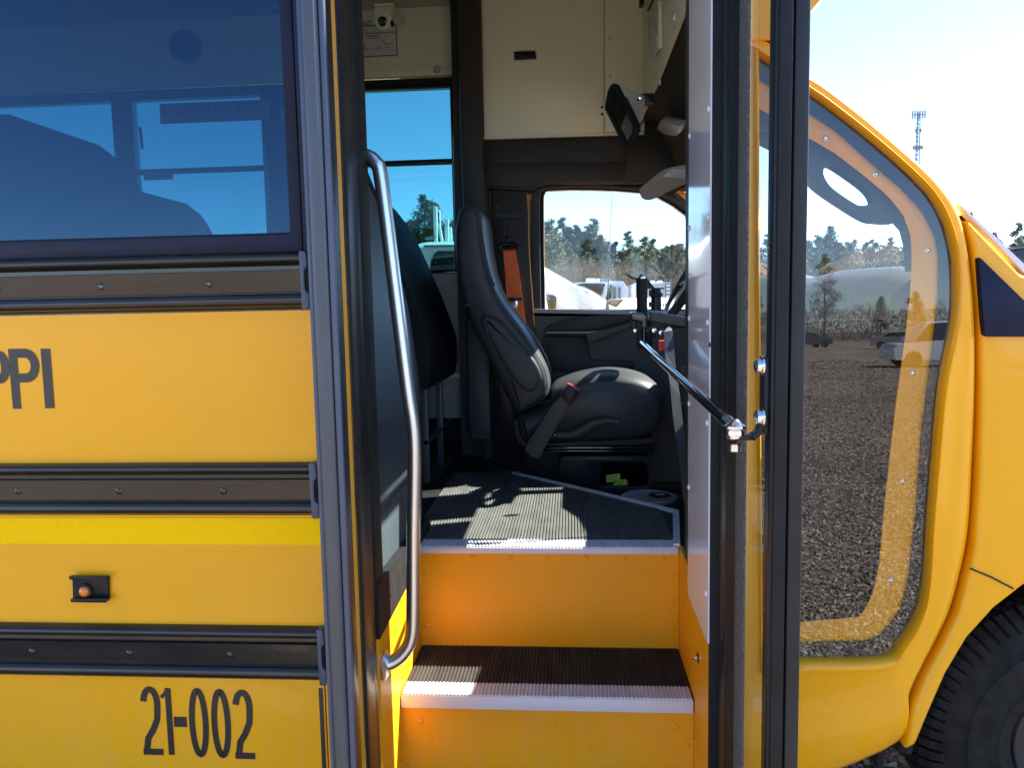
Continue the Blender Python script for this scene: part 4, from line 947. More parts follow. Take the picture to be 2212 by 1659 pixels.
sc_, sa = Vector((.525, 3.50, 1.67)), Vector((.36, 0, -.40)).normalized()
# wheel plane: bottom near the driver, top forward
axis = Vector((-.86, 0, .50)).normalized(); e1 = Vector((0, 1, 0)); e2 = axis.cross(e1).normalized()
ring = [sc_ + (e1 * math.cos(t) + e2 * math.sin(t)) * .20 for t in [2 * math.pi * k / 48 for k in range(49)]]
sw = MB().tube(ring, .020, 12, cap=False).build('steering_wheel', 'leather', BUS, smooth=True)
MB().lathe(sc_ - axis * .03, axis, [(.075, -.03), (.085, 0), (.07, .03), (.03, .04), (.002, .042)], 24).build('wheel_hub', 'dash', sw, smooth=True)
for t in (0.2, math.pi - .2, -math.pi / 2 - .5, -math.pi / 2 + .5):
    MB().tube([sc_ - axis * .02 + (e1 * math.cos(t) + e2 * math.sin(t)) * .06, sc_ + (e1 * math.cos(t) + e2 * math.sin(t)) * .19], [.018, .012], 8).build('wheel_spoke', 'leather', sw, smooth=True)
MB().tube([sc_ - axis * .04, sc_ - axis * .34], .035, 12).build('steering_column', 'trim', sw, smooth=True)
MB().tube([sc_ - axis * .06, sc_ - axis * .06 + Vector((.0, -.17, .02))], [.008, .011], 8).build('stalk', 'blackmetal', sw, smooth=True)
pris('pedal_grille', c7([(455, 900), (540, 880), (545, 990), (480, 960)]), 3.3, .03, 'blackmetal', ds, .004)

# ================================================================== ENTRANCE DETAILS
# leaning modesty panels
def lslab(name, prof, y0, y1, th, mat, parent, topr=.18, n=10, mirror=False, bevel=.012, inset=0, zlo=None):
    # prof: list of (z, X) for the front face; outline is y0..y1 with one rounded upper corner
    zs = [z for z, x in prof]; zt = zs[-1]; zb = zs[0] if zlo is None else zlo
    def X(z):
        for (a, xa), (b, xb) in zip(prof, prof[1:]):
            if z <= b: return xa + (xb - xa) * (z - a) / (b - a)
        return prof[-1][1]
    rows = 28; loopF = []
    mb = MB(); vs = []; fs = []
    for i in range(rows + 1):
        z = zb + (zt - zb) * i / rows
        ye = y1
        if zt - z < topr: ye = y1 - topr * 1.3 * (1 - math.sqrt(max(0, 1 - (1 - (zt - z) / topr) ** 2)))
        x = X(z)
        vs += [(x, y0, z), (x, ye, z), (x - th, ye, z), (x - th, y0, z)]
    for i in range(rows):
        for k in range(4): fs.append((4 * i + k, 4 * i + (k + 1) % 4, 4 * i + 4 + (k + 1) % 4, 4 * i + 4 + k))
    fs += [(3, 2, 1, 0), (4 * rows, 4 * rows + 1, 4 * rows + 2, 4 * rows + 3)]
    mb.add(vs, fs); return mb.build(name, mat, parent, smooth=True, ang=45)
bprof = [(.80, -.535), (1.25, -.525), (1.55, -.560), (1.75, -.60), (1.9, -.64), (2.06, -.70)]
br = lslab('modesty_panel', bprof, 1.96, 2.60, .035, 'barrier', BUS, topr=.20)
lslab('panel_edge_pad', [(z, x + .0) for z, x in bprof], 2.601, 2.645, .075, 'rubber', br, topr=.05)
lslab('panel_hem', [(.80, -.531), (.99, -.527)], 1.965, 2.60, .003, 'barrier', br, topr=.001)
MB().tube([(-.531, 1.965, .995), (-.526, 2.60, .995)], .004, 6).build('panel_piping', 'stitch', br)
tr = MB().add([(DL + .004, YB + .0, .70), (DL + .004, N2 + .20, .735), (DL + .004, N2 + .20, ZF + .04), (DL + .004, YB + .0, ZF + .06), (DL - .03, YB + .0, .70), (DL - .03, N2 + .20, .735), (DL - .03, N2 + .20, ZF + .04), (DL - .03, YB, ZF + .06)], [(0, 1, 2, 3), (7, 6, 5, 4), (0, 4, 5, 1), (1, 5, 6, 2), (2, 6, 7, 3), (3, 7, 4, 0)]).build('floor_flange', 'rubber', BUS)
for y in (2.02, 2.36): MB().lathe((DL + .004, y, .765), (1, 0, 0), [(.008, 0), (.007, .003), (.001, .004)], 10).build('screw', 'blackgloss', tr, smooth=True)
# grab rail
gy = 1.965
pts = [Vector(PT(760, 338, y=gy + .03)), Vector(PT(790, 336, y=gy + .01)), Vector(PT(812, 352, y=gy)), Vector(PT(823, 385, y=gy)), Vector(PT(850, 600, y=gy)), Vector(PT(880, 840, y=gy)), Vector(PT(891, 915, y=gy)), Vector(PT(895, 985, y=gy)), Vector(PT(893, 1150, y=gy)), Vector(PT(892, 1330, y=gy)), Vector(PT(886, 1385, y=gy)), Vector(PT(868, 1415, y=gy - .005)), Vector(PT(845, 1432, y=gy - .012)), Vector(PT(820, 1437, y=gy - .02))]
path = smooth_path(pts, 6)
gr = MB().tube(path, .0185, 20).build('grab_rail', 'stain', BUS, smooth=True)
q = Vector(PT(824, 1437, y=gy - .02)); 
MB().lathe((DL + .001, q.y, q.z), (1, 0, 0), [(.040, 0), (.040, .004), (.030, .010), (.020, .012)], 24).build('rail_flange', 'stain', gr, smooth=True)
# door leaves
def leaf(Hp, Fp, side):
    Hv, Fv = Vector((*Hp, 0)), Vector((*Fp, 0)); u = (Fv - Hv); W = u.length; u.normalize(); nn = Vector((-u.y, u.x, 0)) * (1 if side > 0 else -1)
    # nn points away from the doorway
    if nn.x * side < 0: nn = -nn
    z0, z1 = .36, 2.72
    def T(px, py=830):
        r = ray(px, py); d = Vector((r.x, r.y)); den = d.x * (-u.y) + d.y * u.x
        # solve s*d = Hv + t*u
        det = d.x * (-u.y) - d.y * (-u.x); s = (Hv.x * (-u.y) - Hv.y * (-u.x)) / det
        t = (d.x * s - Hv.x) / u.x if abs(u.x) > abs(u.y) else (d.y * s - Hv.y) / u.y
        return t
    def bar(name, t0, t1, o0, o1, mat, bev=.003, za=z0, zb=z1, par=None, seg=2):
        c = [Hv + u * t0 + nn * o0, Hv + u * t1 + nn * o0, Hv + u * t1 + nn * o1, Hv + u * t0 + nn * o1]
        return MB().prism([(p.x, p.y, za) for p in c], [(p.x, p.y, zb) for p in c]).build(name, mat, par, bev, seg=seg, smooth=True)
    return T, bar, W, u, nn, Hv
# right leaf
T, bar, W, u, nn, Hv = leaf((DR + .003, 1.865), (DR + .020, 1.46), 1)
t = [T(x) for x in (1549, 1569, 1590, 1609, 1645, 1657)]
print('leafR', [round(v, 3) for v in t], W)
lf = bar('door_leaf', -.004, t[1], 0, .034, 'blackmetal', .004, par=BUS)
bar('hinge_gasket', t[1] + .001, t[2], .0015, .006, 'rubber', .002, par=lf)
bar('weatherstrip', t[2] + .001, t[3], .0, .006, 'brush', .002, par=lf)
MB().prism([tuple(Hv + u * t[1] + nn * .008 + Vector((0, 0, .46))), tuple(Hv + u * t[5] + nn * .008 + Vector((0, 0, .46))), tuple(Hv + u * t[5] + nn * .012 + Vector((0, 0, .46))), tuple(Hv + u * t[1] + nn * .012 + Vector((0, 0, .46)))],
           [tuple(Hv + u * t[1] + nn * .008 + Vector((0, 0, 2.62))), tuple(Hv + u * t[5] + nn * .008 + Vector((0, 0, 2.62))), tuple(Hv + u * t[5] + nn * .012 + Vector((0, 0, 2.62))), tuple(Hv + u * t[1] + nn * .012 + Vector((0, 0, 2.62)))]).build('leaf_pane', 'glass_door', lf)
ts = T(1652)
bar('free_stile', ts, W, 0, .034, 'blackmetal', .006, par=lf)
bar('finger_guard', W - .035, W + .003, .0345, .063, 'guard', .007, par=lf)
bar('finger_guard_lip', W + .0005, W + .008, .006, .030, 'rubber', .003, par=lf)
bar('leaf_bottom_rail', t[3] - .01, ts + .01, .002, .032, 'blackmetal', .004, .36, .47, lf)
bar('leaf_top_rail', t[3] - .01, ts + .01, .002, .032, 'blackmetal', .004, 2.61, 2.72, lf)
for k in range(10):
    for tt in ((t[1] * .5), (ts + W) / 2):
        q = Hv + u * tt; q.z = .5 + k * .23
        MB().lathe(q + nn * .0005, -nn, [(.0035, 0), (.003, .0012), (.0005, .0014)], 8).build('rivet', 'blackgloss', lf)
RL = (T, bar, W, u.copy(), nn.copy(), Hv.copy(), lf, ts)
# left leaf
T, bar, W, u, nn, Hv = leaf((DL - .002, 1.885), (PT(735, 830, y=1.475).x, 1.475), -1)
t = [T(x) for x in (790, 763, 757, 749, 735)]
print('leafL', [round(v, 3) for v in t], W)
lf = bar('door_leaf', -.002, .05, .0, .032, 'blackmetal', .004, par=BUS)
bar('stile_cover', .051, t[1], .0, .005, 'blackmetal', .002, par=lf)
bar('hinge_gasket', t[1] - .02, t[1] + .004, -.0025, -.0005, 'rubber', .001, par=lf)
MB().prism([tuple(Hv + u * a_ + nn * b_ + Vector((0, 0, .46))) for a_, b_ in ((.05, .007), (t[3], .007), (t[3], .011), (.05, .011))],
           [tuple(Hv + u * a_ + nn * b_ + Vector((0, 0, 2.62))) for a_, b_ in ((.05, .007), (t[3], .007), (t[3], .011), (.05, .011))]).build('leaf_pane', 'glass_door', lf)
bar('free_stile', t[3], W - .012, 0, .032, 'blackmetal', .005, par=lf)
bar('finger_guard', W - .012, W + .005, -.001, .012, 'bluegrey', .005, par=lf)
bar('finger_guard', W - .012, W + .010, .0125, .044, 'graymetal', .010, seg=4, par=lf)
bar('finger_guard_lip', W - .012, W + .001, .043, .052, 'bluegrey', .003, par=lf)
bar('leaf_bottom_rail', t[1] - .01, t[3] + .01, .002, .030, 'blackmetal', .004, .36, .47, lf)
bar('leaf_top_rail', t[1] - .01, t[3] + .01, .002, .030, 'blackmetal', .004, 2.61, 2.72, lf)
for k in range(10):
    q = Hv + u * (t[1] * .35); q.z = .5 + k * .23
    MB().lathe(q, -nn, [(.0035, 0), (.003, .0012), (.0005, .0014)], 8).build('rivet', 'blackgloss', lf)
# door arm, bracket
T, bar, W, u, nn, Hv, lf, ts = RL
def onleaf(px, py, off=0.0):
    r = ray(px, py); o = Vector((0, 0, H)); p0 = Hv + nn * off; s = (p0 - o).dot(nn) / r.dot(nn); return o + r * s
A = onleaf(1649, 770, -.006); B = onleaf(1649, 936, -.006)
pc = A
plate = MB().prism([tuple(Vector((A.x, A.y, A.z)) + u * d + nn * e_) for d, e_ in ((-.013, -.004), (.022, -.004), (.022, .006), (-.013, .006))], [tuple(Vector((A.x, A.y, B.z)) + u * d + nn * e_) for d, e_ in ((-.013, -.004), (.022, -.004), (.022, .006), (-.013, .006))]).build('arm_bracket', 'blackmetal', lf, .004)
for py in (790, 901):
    q = onleaf(1645, py, -.012)
    MB().lathe(q, -nn, [(.019, -.002), (.019, .002), (.015, .003), (.014, .010), (.008, .013), (.001, .014)], 12).build('bracket_bolt', 'chrome', lf, smooth=True)
JT = onleaf(1590, 930, -.055)
s0 = Vector(B); s0.z += .004
pth = smooth_path([s0 + Vector((0, 0, .03)) - nn * .004, s0 - nn * .010, s0 - nn * .022 + Vector((0, 0, -.010)), Vector((JT.x + .03, JT.y, s0.z - .012)), Vector((JT.x - .005, JT.y, s0.z - .012))], 5)
mb = MB(); lo = []
for i, p in enumerate(pth):
    d = (pth[min(i + 1, len(pth) - 1)] - pth[max(0, i - 1)]).normalized(); w = Vector((0, 1, 0)); q = d.cross(w).normalized() * .004; w = w * .016
    lo.append([p + q + w, p + q - w, p - q - w, p - q + w])
mb.loft(lo, closed=True, caps=True).build('bracket_strap', 'blackmetal', lf, .002, smooth=True)
arm0 = PT(1386, 741, y=2.72); j = Vector((JT.x - .002, JT.y, PT(1590, 926, y=JT.y).z))
arm = MB().tube([arm0, arm0.lerp(j, .03), arm0.lerp(j, .96)], [.008, .0115, .0115], 14).build('door_arm', 'blackgloss', BUS, smooth=True)
MB().lathe(j - Vector((0, 0, .022)), (0, 0, 1), [(.010, 0), (.016, .004), (.018, .012), (.016, .020), (.020, .023), (.020, .028), (.013, .032), (.006, .040), (.001, .041)], 20).build('ball_joint', 'chrome', arm, smooth=True)
MB().tube([arm0.lerp(j, .95), j], [.013, .011], 12).build('rod_end', 'chrome', arm, smooth=True)
MB().lathe(j - Vector((0, 0, .045)), (0, 0, 1), [(.009, 0), (.012, .002), (.012, .014), (.009, .016)], 6).build('joint_nut', 'chrome', arm)
# door opener post and handle beside the driver
yo = 2.74
q = PT(*c7([(180, 395)])[0], y=yo); z0 = PT(*c7([(185, 512)])[0], y=yo).z; z1 = PT(*c7([(180, 280)])[0], y=yo).z
op = MB().lathe((q.x, yo, z0), (0, 0, 1), [(.019, 0), (.020, .01), (.018, .02), (.0195, (z1 - z0) * .5), (.020, (z1 - z0) * .9), (.022, (z1 - z0) * .97), (.022, z1 - z0)], 18).build('door_opener', 'rubber', BUS, smooth=True)
q2 = PT(*c7([(278, 420)])[0], y=yo + .04); za = PT(*c7([(275, 497)])[0], y=yo + .04).z; zb2 = PT(*c7([(275, 345)])[0], y=yo + .04).z
MB().lathe((q2.x, yo + .04, za), (0, 0, 1), [(.018, 0), (.018, zb2 - za - .03), (.024, zb2 - za - .026), (.024, zb2 - za - .02), (.017, zb2 - za - .015), (.017, zb2 - za)], 16).build('opener_cylinder', 'blackmetal', op, smooth=True)
pris('opener_plate', c7([(212, 282), (225, 290), (270, 342), (335, 342), (335, 350), (262, 352), (235, 350), (215, 350)]), yo, .012, 'blackmetal', op)
pris('opener_top', c7([(60, 240), (128, 272), (215, 276), (215, 284), (120, 282), (62, 246)]), yo - .01, .03, 'blackmetal', op)
q3 = PT(*c7([(178, 262)])[0], y=yo); MB().lathe((q3.x, yo, q3.z - .008), (0, 0, 1), [(.012, 0), (.012, .006), (.008, .012), (.003, .016)], 10).build('opener_bolt', 'chrome', op, smooth=True)
for a_ in ((228, 355, 240, 395), (228, 440, 242, 475)):
    pris('opener_tab', c7([(a_[0], a_[1]), (a_[2] + 12, a_[1]), (a_[2] + 12, a_[3]), (a_[0], a_[3])]), yo + .02, .006, 'blackmetal', op)
pris('opener_block', c7([(108, 512), (235, 508), (236, 545), (236, 616), (182, 618), (180, 575), (110, 560)]), yo - .03, .09, 'blackgloss', op, .003)
pris('opener_block', c7([(110, 566), (150, 572), (150, 632), (122, 640), (110, 620)]), yo - .01, .03, 'blackmetal', op, .003)
q4 = PT(*c7([(133, 640)])[0], y=yo - .012); MB().lathe(q4, (0, -1, 0), [(.008, 0), (.006, .004), (.001, .005)], 10).build('opener_bolt', 'chrome', op, smooth=True)
a_, b_ = [PT(*p, y=yo) for p in c7([(195, 615), (195, 716)])]; MB().tube([a_, b_], .010, 12).build('opener_shaft', 'blackgloss', op, smooth=True)
pris('opener_arm', c7([(232, 512), (310, 520), (548, 552), (548, 604), (420, 596), (232, 572)]), yo + .0, .02, 'doortrim', op, .002)
pris('opener_arm', c7([(232, 570), (420, 598), (548, 604), (548, 625), (330, 622), (232, 605)]), yo + .03, .02, 'blackmetal', op, .002)
for p in ((264, 640), (312, 655)):
    q5 = PT(*c7([p])[0], y=yo + .02); MB().lathe(q5, (0, -1, 0), [(.010, 0), (.008, .006), (.001, .007)], 8).build('opener_bolt', 'chrome', op, smooth=True)
a_, b_, c_ = [PT(*p, y=yo + .03) for p in c7([(255, 622), (268, 640), (266, 690)])]; MB().tube([a_, b_, c_], .005, 8).build('cable', 'blackmetal', op)
q6 = PT(*c7([(318, 745)])[0], y=yo + .3); MB().box(q6.x - .012, q6.x + .012, yo + .3, yo + .32, q6.z - .02, q6.z + .02).build('red_button', 'red', op, .003)
# flat stanchion leaning from the opener to the floor: folded strip
def yi(f): return yo - .02 - .10 * f
sp_l = c7([(332, 648), (340, 800), (375, 1010), (395, 1240), (430, 1480), (455, 1680), (480, 1900), (500, 2060)])
sp_r = c7([(372, 602), (392, 640), (416, 900), (445, 1100), (468, 1300), (500, 1540), (530, 1700), (560, 1900)])
lo = []
for i, (a_, b_) in enumerate(zip(sp_l, sp_r)):
    y = yi(i / 7); A_, B_ = PT(*a_, y=y - .012), PT(*b_, y=y + .012)
    lo.append([A_, B_, B_ + Vector((0, .006, 0)), A_ + Vector((0, .006, 0))])
MB().loft(lo, closed=True, caps=True).build('flat_stanchion', 'graymetal', op)

# ================================================================== SEATS
YS = 3.42
seat = thing('driver_seat', (.12, YS + .25, ZV), "black leather driver's seat with a high backrest and orange buckle stalk", 'seat')
def spris(name, pts, y, th, mat, par, bevel, sm=True, **k):
    P = c6(pts)
    if sm: P = [(p.x, p.y) for p in smooth_path([(a, b, 0) for a, b in P], 3, closed=True)]
    return pris(name, P, y, th, mat, par, bevel, **k)
def puffy(name, pts, y, th, mat, par, ins=(0, .008, .020, .034), dep=(.045, .020, .006, 0)):
    P = [Vector((v.x, 0, v.z)) for v in (PT(p.x, p.y, y=y) for p in smooth_path([(a, b, 0) for a, b in c6(pts)], 4, closed=True))]
    n = len(P); A = sum(P[i].x * P[(i + 1) % n].z - P[(i + 1) % n].x * P[i].z for i in range(n)); sg = 1 if A > 0 else -1
    def inset(d):
        o = []
        for i in range(n):
            t = (P[(i + 1) % n] - P[i - 1]).normalized(); o.append(P[i] + Vector((-t.z, 0, t.x)) * d * sg)
        return o
    loops = []
    for i_, d_ in zip(ins, dep): loops.append([(p.x, y + d_, p.z) for p in inset(i_)])
    back = [[(x, 2 * y + th - yy, z) for x, yy, z in l] for l in loops]
    L_ = list(reversed(loops)) + back
    return MB().loft(L_, closed=True, caps=True).build(name, mat, par, smooth=True, ang=50)
bk = puffy('backrest', [(204, 190), (222, 145), (262, 122), (308, 138), (338, 190), (350, 300), (375, 460), (420, 595), (500, 715), (580, 820), (640, 920), (680, 1010), (690, 1095), (660, 1160), (590, 1200), (520, 1228), (455, 1125), (380, 965), (300, 805), (240, 655), (204, 480), (192, 300)], YS, .44, 'leather', seat)
hs = puffy('headrest_pad', [(312, 165), (330, 175), (345, 290), (372, 450), (400, 540), (395, 560), (370, 500), (345, 400), (325, 280)], YS + .012, .40, 'leather', bk, ins=(0, .004, .008, .012), dep=(.02, .010, .003, 0))
wing = puffy('side_bolster', [(330, 725), (368, 706), (435, 740), (500, 810), (560, 880), (610, 940), (645, 1000), (650, 1050), (610, 1105), (570, 1112), (520, 1080), (470, 1020), (405, 905), (350, 800)], YS - .016, .06, 'leather', bk, ins=(0, .006, .016, .03), dep=(.018, .006, .001, 0))
def seam(pts, y, par, r=.0022, mat='stitch', nm='seam'):
    P = [PT(p.x, p.y, y=y) for p in smooth_path([(a, b, 0) for a, b in c6(pts)], 6)]
    return MB().tube(P, r, 5).build(nm, mat, par, smooth=True)
seam([(245, 662), (300, 650), (385, 628)], YS + .003, bk)
seam([(312, 150), (318, 260), (345, 420), (380, 560), (400, 630), (470, 720), (560, 820), (625, 920), (668, 1010), (672, 1090), (600, 1165), (530, 1205)], YS + .004, bk, .0025, 'leather', 'piping')
seam([(345, 740), (385, 860), (440, 960), (500, 1050), (560, 1100), (620, 1080), (648, 1040)], YS - .020, bk, .0016)
seam([(355, 735), (430, 755), (500, 830), (580, 920), (630, 985)], YS - .020, bk, .0016)
seam([(360, 500), (375, 510), (392, 560), (410, 610)], YS + .01, bk, .003, 'leather', 'piping')
cu = puffy('cushion', [(512, 1240), (590, 1205), (670, 1160), (705, 1085), (800, 1042), (900, 1018), (1010, 1008), (1130, 1022), (1225, 1055), (1280, 1105), (1300, 1180), (1290, 1260), (1255, 1330), (1170, 1372), (1000, 1390), (760, 1396), (600, 1396), (542, 1388), (512, 1330)], YS - .01, .47, 'leather', seat, ins=(0, .012, .028, .046), dep=(.11, .05, .014, 0))
seam([(560, 1205), (640, 1170), (760, 1140), (900, 1120), (1080, 1105), (1220, 1100), (1285, 1130)], YS - .006, cu, .0028, 'leather', 'piping')
seam([(700, 1130), (860, 1100), (1050, 1088), (1200, 1080)], YS + .02, cu, .002)
lev = smooth_path([PT(*p, y=YS - .04) for p in c6([(716, 1335), (790, 1338), (850, 1318), (920, 1278), (990, 1262), (1052, 1272)])], 5)
nn_ = len(lev)
lo = MB().tube(lev, [.013 + .010 * math.sin(math.pi * min(1, i / nn_ * 1.15)) ** 2 for i in range(nn_)], 12).build('recline_lever', 'dash', seat, smooth=True)
q = PT(*c6([(716, 1336)])[0], y=YS - .062); MB().lathe(q, (0, -1, 0), [(.010, 0), (.008, .004), (.004, .002)], 12).build('lever_pivot', 'blackgloss', lo)
spris('seat_skirt', [(500, 1255), (545, 1250), (570, 1385), (1230, 1350), (1240, 1375), (1180, 1392), (545, 1404), (508, 1345)], YS + .05, .40, 'trim', seat, .008, sm=False)
for k, (y0, y1) in enumerate(((1398, 1412), (1416, 1426))):
    spris('seat_slider', [(650, y0), (1235, y0 + 3), (1235, y1 + 3), (650, y1)], YS + .03 + k * .01, .03, 'blackgloss', seat, .002, sm=False)
spris('seat_slider', [(650, 1398), (1235, 1400), (1235, 1426), (650, 1426)], YS + .36, .03, 'blackmetal', seat, .002, sm=False)
# pedestal with an open pocket
zt_ = PT(*c6([(900, 1446)])[0], y=YS + .06).z; zb_p = ZV
px0 = PT(*c6([(740, 1500)])[0], y=YS + .06).x; px1 = PT(*c6([(1215, 1500)])[0], y=YS + .06).x
oi = [PT(*p, y=YS + .06) for p in c6([(958, 1500), (975, 1484), (1180, 1484), (1200, 1500), (1200, 1590), (1185, 1604), (965, 1604), (950, 1590)])]
oi = [(p.x, p.z) for p in oi]
oo = [(px0, zt_ - .02), (px0 + .01, zt_), (px1 - .01, zt_), (px1, zt_ - .02), (px1, zb_p + .02), (px1, zb_p), (px0, zb_p), (px0, zb_p + .02)]
ped = frame_ring('pedestal', oo, oi, YS + .06, YS + .40, 'blackmetal', seat, .006)
box('pedestal_back', px0 + .01, px1 - .01, YS + .401, YS + .41, zb_p, zt_ - .01, 'carpet', ped)
spris('seat_back_box', [(380, 860), (500, 1150), (560, 1300), (560, 1480), (400, 1500), (395, 1100)], YS + .36, .20, 'blackmetal', seat, .006, sm=False)
tg = PT(*c6([(1025, 1558)])[0], y=YS + .12)
tagt = MB().prism([(tg.x - .035, YS + .10, tg.z - .020), (tg.x + .03, YS + .115, tg.z - .014), (tg.x + .03, YS + .13, tg.z + .018), (tg.x - .037, YS + .12, tg.z + .010)], [(tg.x - .035, YS + .103, tg.z - .022), (tg.x + .03, YS + .118, tg.z - .016), (tg.x + .03, YS + .133, tg.z + .016), (tg.x - .037, YS + .123, tg.z + .008)]).build('yellow_tag', 'green', None)
tag(tagt, "flat yellow-green paper tag in the pocket under the driver's seat, the upper of two", 'tag', 'tags under the seat')
t2 = PT(*c6([(1058, 1583)])[0], y=YS + .10)
tagb = MB().prism([(t2.x - .038, YS + .07, t2.z - .012), (t2.x + .034, YS + .08, t2.z - .012), (t2.x + .03, YS + .10, t2.z + .014), (t2.x - .02, YS + .10, t2.z + .010)], [(t2.x - .038, YS + .073, t2.z - .015), (t2.x + .034, YS + .083, t2.z - .015), (t2.x + .03, YS + .103, t2.z + .011), (t2.x - .02, YS + .103, t2.z + .007)]).build('yellow_tag', 'green', None)
tag(tagb, "crumpled yellow-green paper tag in the pocket under the driver's seat, the lower of two", 'tag', 'tags under the seat')
# buckle stalk
pb = c6([(556, 1412), (585, 1360), (700, 1180), (745, 1135), (785, 1070), (842, 1102), (812, 1165), (790, 1190), (655, 1425), (640, 1462), (600, 1458)])
bs = pris('buckle_stalk', pb, YS - .085, .022, 'dash', seat, .006)
pris('buckle', c6([(748, 1130), (786, 1068), (844, 1102), (800, 1182)]), YS - .095, .034, 'blackmetal', bs, .006)
pris('buckle_button', c6([(783, 1066), (800, 1072), (846, 1098), (840, 1108), (786, 1078)]), YS - .094, .030, 'red', bs, .002)
# round lid in the driver's floor
ZL = .7055
q = PT(1402, 1074, z=ZL + .008)
ld = MB().lathe((q.x, q.y, ZL), (0, 0, 1), [(.122, 0), (.122, .010), (.114, .014), (.106, .009), (.02, .009), (.001, .009)], 40).build('floor_lid', 'ltgrey', BUS, smooth=True, ang=50)
q = PT(1425, 1070, z=ZL + .010)
MB().lathe((q.x, q.y, ZL + .0085), (0, 0, 1), [(.05, 0), (.045, .004), (.001, .004)], 24).build('lid_recess', 'blackmetal', ld)
MB().box(q.x - .02, q.x + .02, q.y - .004, q.y + .004, ZL + .013, ZL + .016).build('lid_mark', 'paper', ld)
a_, b_ = PT(1152 * .4141 + 0 + 0, 0, y=3), None
# far side padded panel behind the driver
fs_ = thing('padded_panel', (-.75, 3.6, ZF), 'black padded leaning panel behind the driver with a metal foot', 'partition')
fprof = [(1.22, -.60), (1.30, -.585), (1.42, -.59), (1.62, -.66), (1.80, -.735), (1.95, -.80), (2.06, -.86)]
lslab('pad', fprof, 3.15, 3.92, .13, 'vinyl', fs_, topr=.24)
v = PT(960, 800, y=3.7)
box('foot_post', -.66, -.63, 3.68, 3.71, ZF, 1.24, 'graymetal', fs_, .003)
box('foot_post', -.66, -.63, 3.30, 3.33, ZF, 1.24, 'graymetal', fs_, .003)
MB().tube([(-.64, 3.3, .97), (-.64, 4.0, .97)], .010, 8).build('foot_rail', 'graymetal', fs_, smooth=True)
box('foot_plate', -.75, -.60, 3.3, 4.2, ZF, ZF + .008, 'blackmetal', fs_)
# rows of passenger seats
rows = [-1.42, -2.18, -2.94, -3.7]
def pseat(x, y0, y1, label, ztop, first=None):
    t_ = thing('passenger_seat', (x, (y0 + y1) / 2, ZF), label, 'seat', 'bus seats behind the tinted window')
    prof = [(.0, .0), (.2, -.01), (.5, -.06), (.8, -.13), (1.0, -.19), (ztop, -.25)]
    pr = [(ZF + .42 + z * .8 if z else ZF + .42, x + d) for z, d in prof]
    # backrest slab with both upper corners rounded
    rowsN = 20; vs = []; fs = []; zb = ZF + .42; zt = ZF + ztop; r = .20
    for i in range(rowsN + 1):
        z = zb + (zt - zb) * i / rowsN; k = (z - zb) / (zt - zb); ins = 0
        if zt - z < r: ins = r * (1 - math.sqrt(max(0, 1 - (1 - (zt - z) / r) ** 2)))
        xf = x - .22 * k ** 1.3; th = .11 - .03 * k
        vs += [(xf, y0 + ins, z), (xf, y1 - ins, z), (xf - th, y1 - ins, z), (xf - th, y0 + ins, z)]
    for i in range(rowsN):
        for k in range(4): fs.append((4 * i + k, 4 * i + (k + 1) % 4, 4 * i + 4 + (k + 1) % 4, 4 * i + 4 + k))
    fs += [(3, 2, 1, 0), (4 * rowsN, 4 * rowsN + 1, 4 * rowsN + 2, 4 * rowsN + 3)]
    MB().add(vs, fs).build('backrest', 'vinyl', t_, smooth=True, ang=50)
    MB().box(x - .05, x + .42, y0, y1, ZF + .33, ZF + .46).build('cushion', 'vinyl', t_, .03)
    for yy in (y0 + .08, y1 - .08):
        for xx_ in (x + .02, x + .34): MB().box(xx_ - .015, xx_ + .015, yy - .015, yy + .015, ZF, ZF + .33).build('leg', 'graymetal', t_)
    return t_
nearl = ['foremost of the door-side high black bus seats behind the tinted window', 'second door-side high black bus seat seen through the tinted window', 'third door-side high black bus seat seen through the tinted window', 'rearmost door-side high black bus seat behind the tinted window']
farl = ['foremost driver-side black bus seat showing low in the tinted window', 'second driver-side black bus seat showing low in the tinted window', 'third driver-side black bus seat beyond the tinted window', 'rearmost driver-side black bus seat beyond the tinted window']
for i, x in enumerate(rows):
    pseat(x, 2.02, 2.86, nearl[i], 1.36)
    pseat(x - .36, 3.36, 4.18, farl[i], 1.34)

# ================================================================== OUTSIDE, BEYOND THE BUS
def at(px, py, y): return PT(px, py, y=y)
# white van with wrap film
y = 8.0
van = thing('white_van', (at(1230, 600, y).x, y + 1, 0), 'white van with loose white film over its sloping windscreen outside the driver window', 'van')
base = XZ(c8([(-400, 960), (250, 960), (310, 988), (430, 1070), (700, 1185), (850, 1245), (1010, 1350), (1240, 1420), (1500, 1460)]), y)
body = base + [(base[-1][0] + .15, .95), (base[-1][0] + .1, .35), (base[0][0], .35)]
MB().loft([[(x_, yy, z_ - d * .12 if z_ > .5 else z_) for x_, z_ in body] for yy, d in ((y, 1), (y + .12, .3), (y + .4, 0), (y + 1.5, 0), (y + 1.9, .3), (y + 2.0, 1))], closed=True, caps=True).build('body', 'vwhite', van, smooth=True, ang=45)
pris('side_glass', c8([(200, 1295), (400, 1290), (440, 1335), (430, 1440), (330, 1520), (200, 1520)]), y - .02, .03, 'carglass', van)
mrr = pris('wing_mirror', c8([(322, 1320), (345, 1296), (420, 1296), (442, 1318), (440, 1345), (330, 1340)]), y - .35, .12, 'vdark', van, .02)
for k, o_ in enumerate((0, 30)):
    P_ = [at(a, b, y - .01) for a, b in c8([(600 + o_, 1310), (650 + o_, 1350), (700 + o_, 1400), (725 + o_, 1445)])]
    MB().tube(smooth_path(P_, 4), .012, 6).build('door_seam', 'vgrey', van)
cr_ = random.Random(4)
fo = []
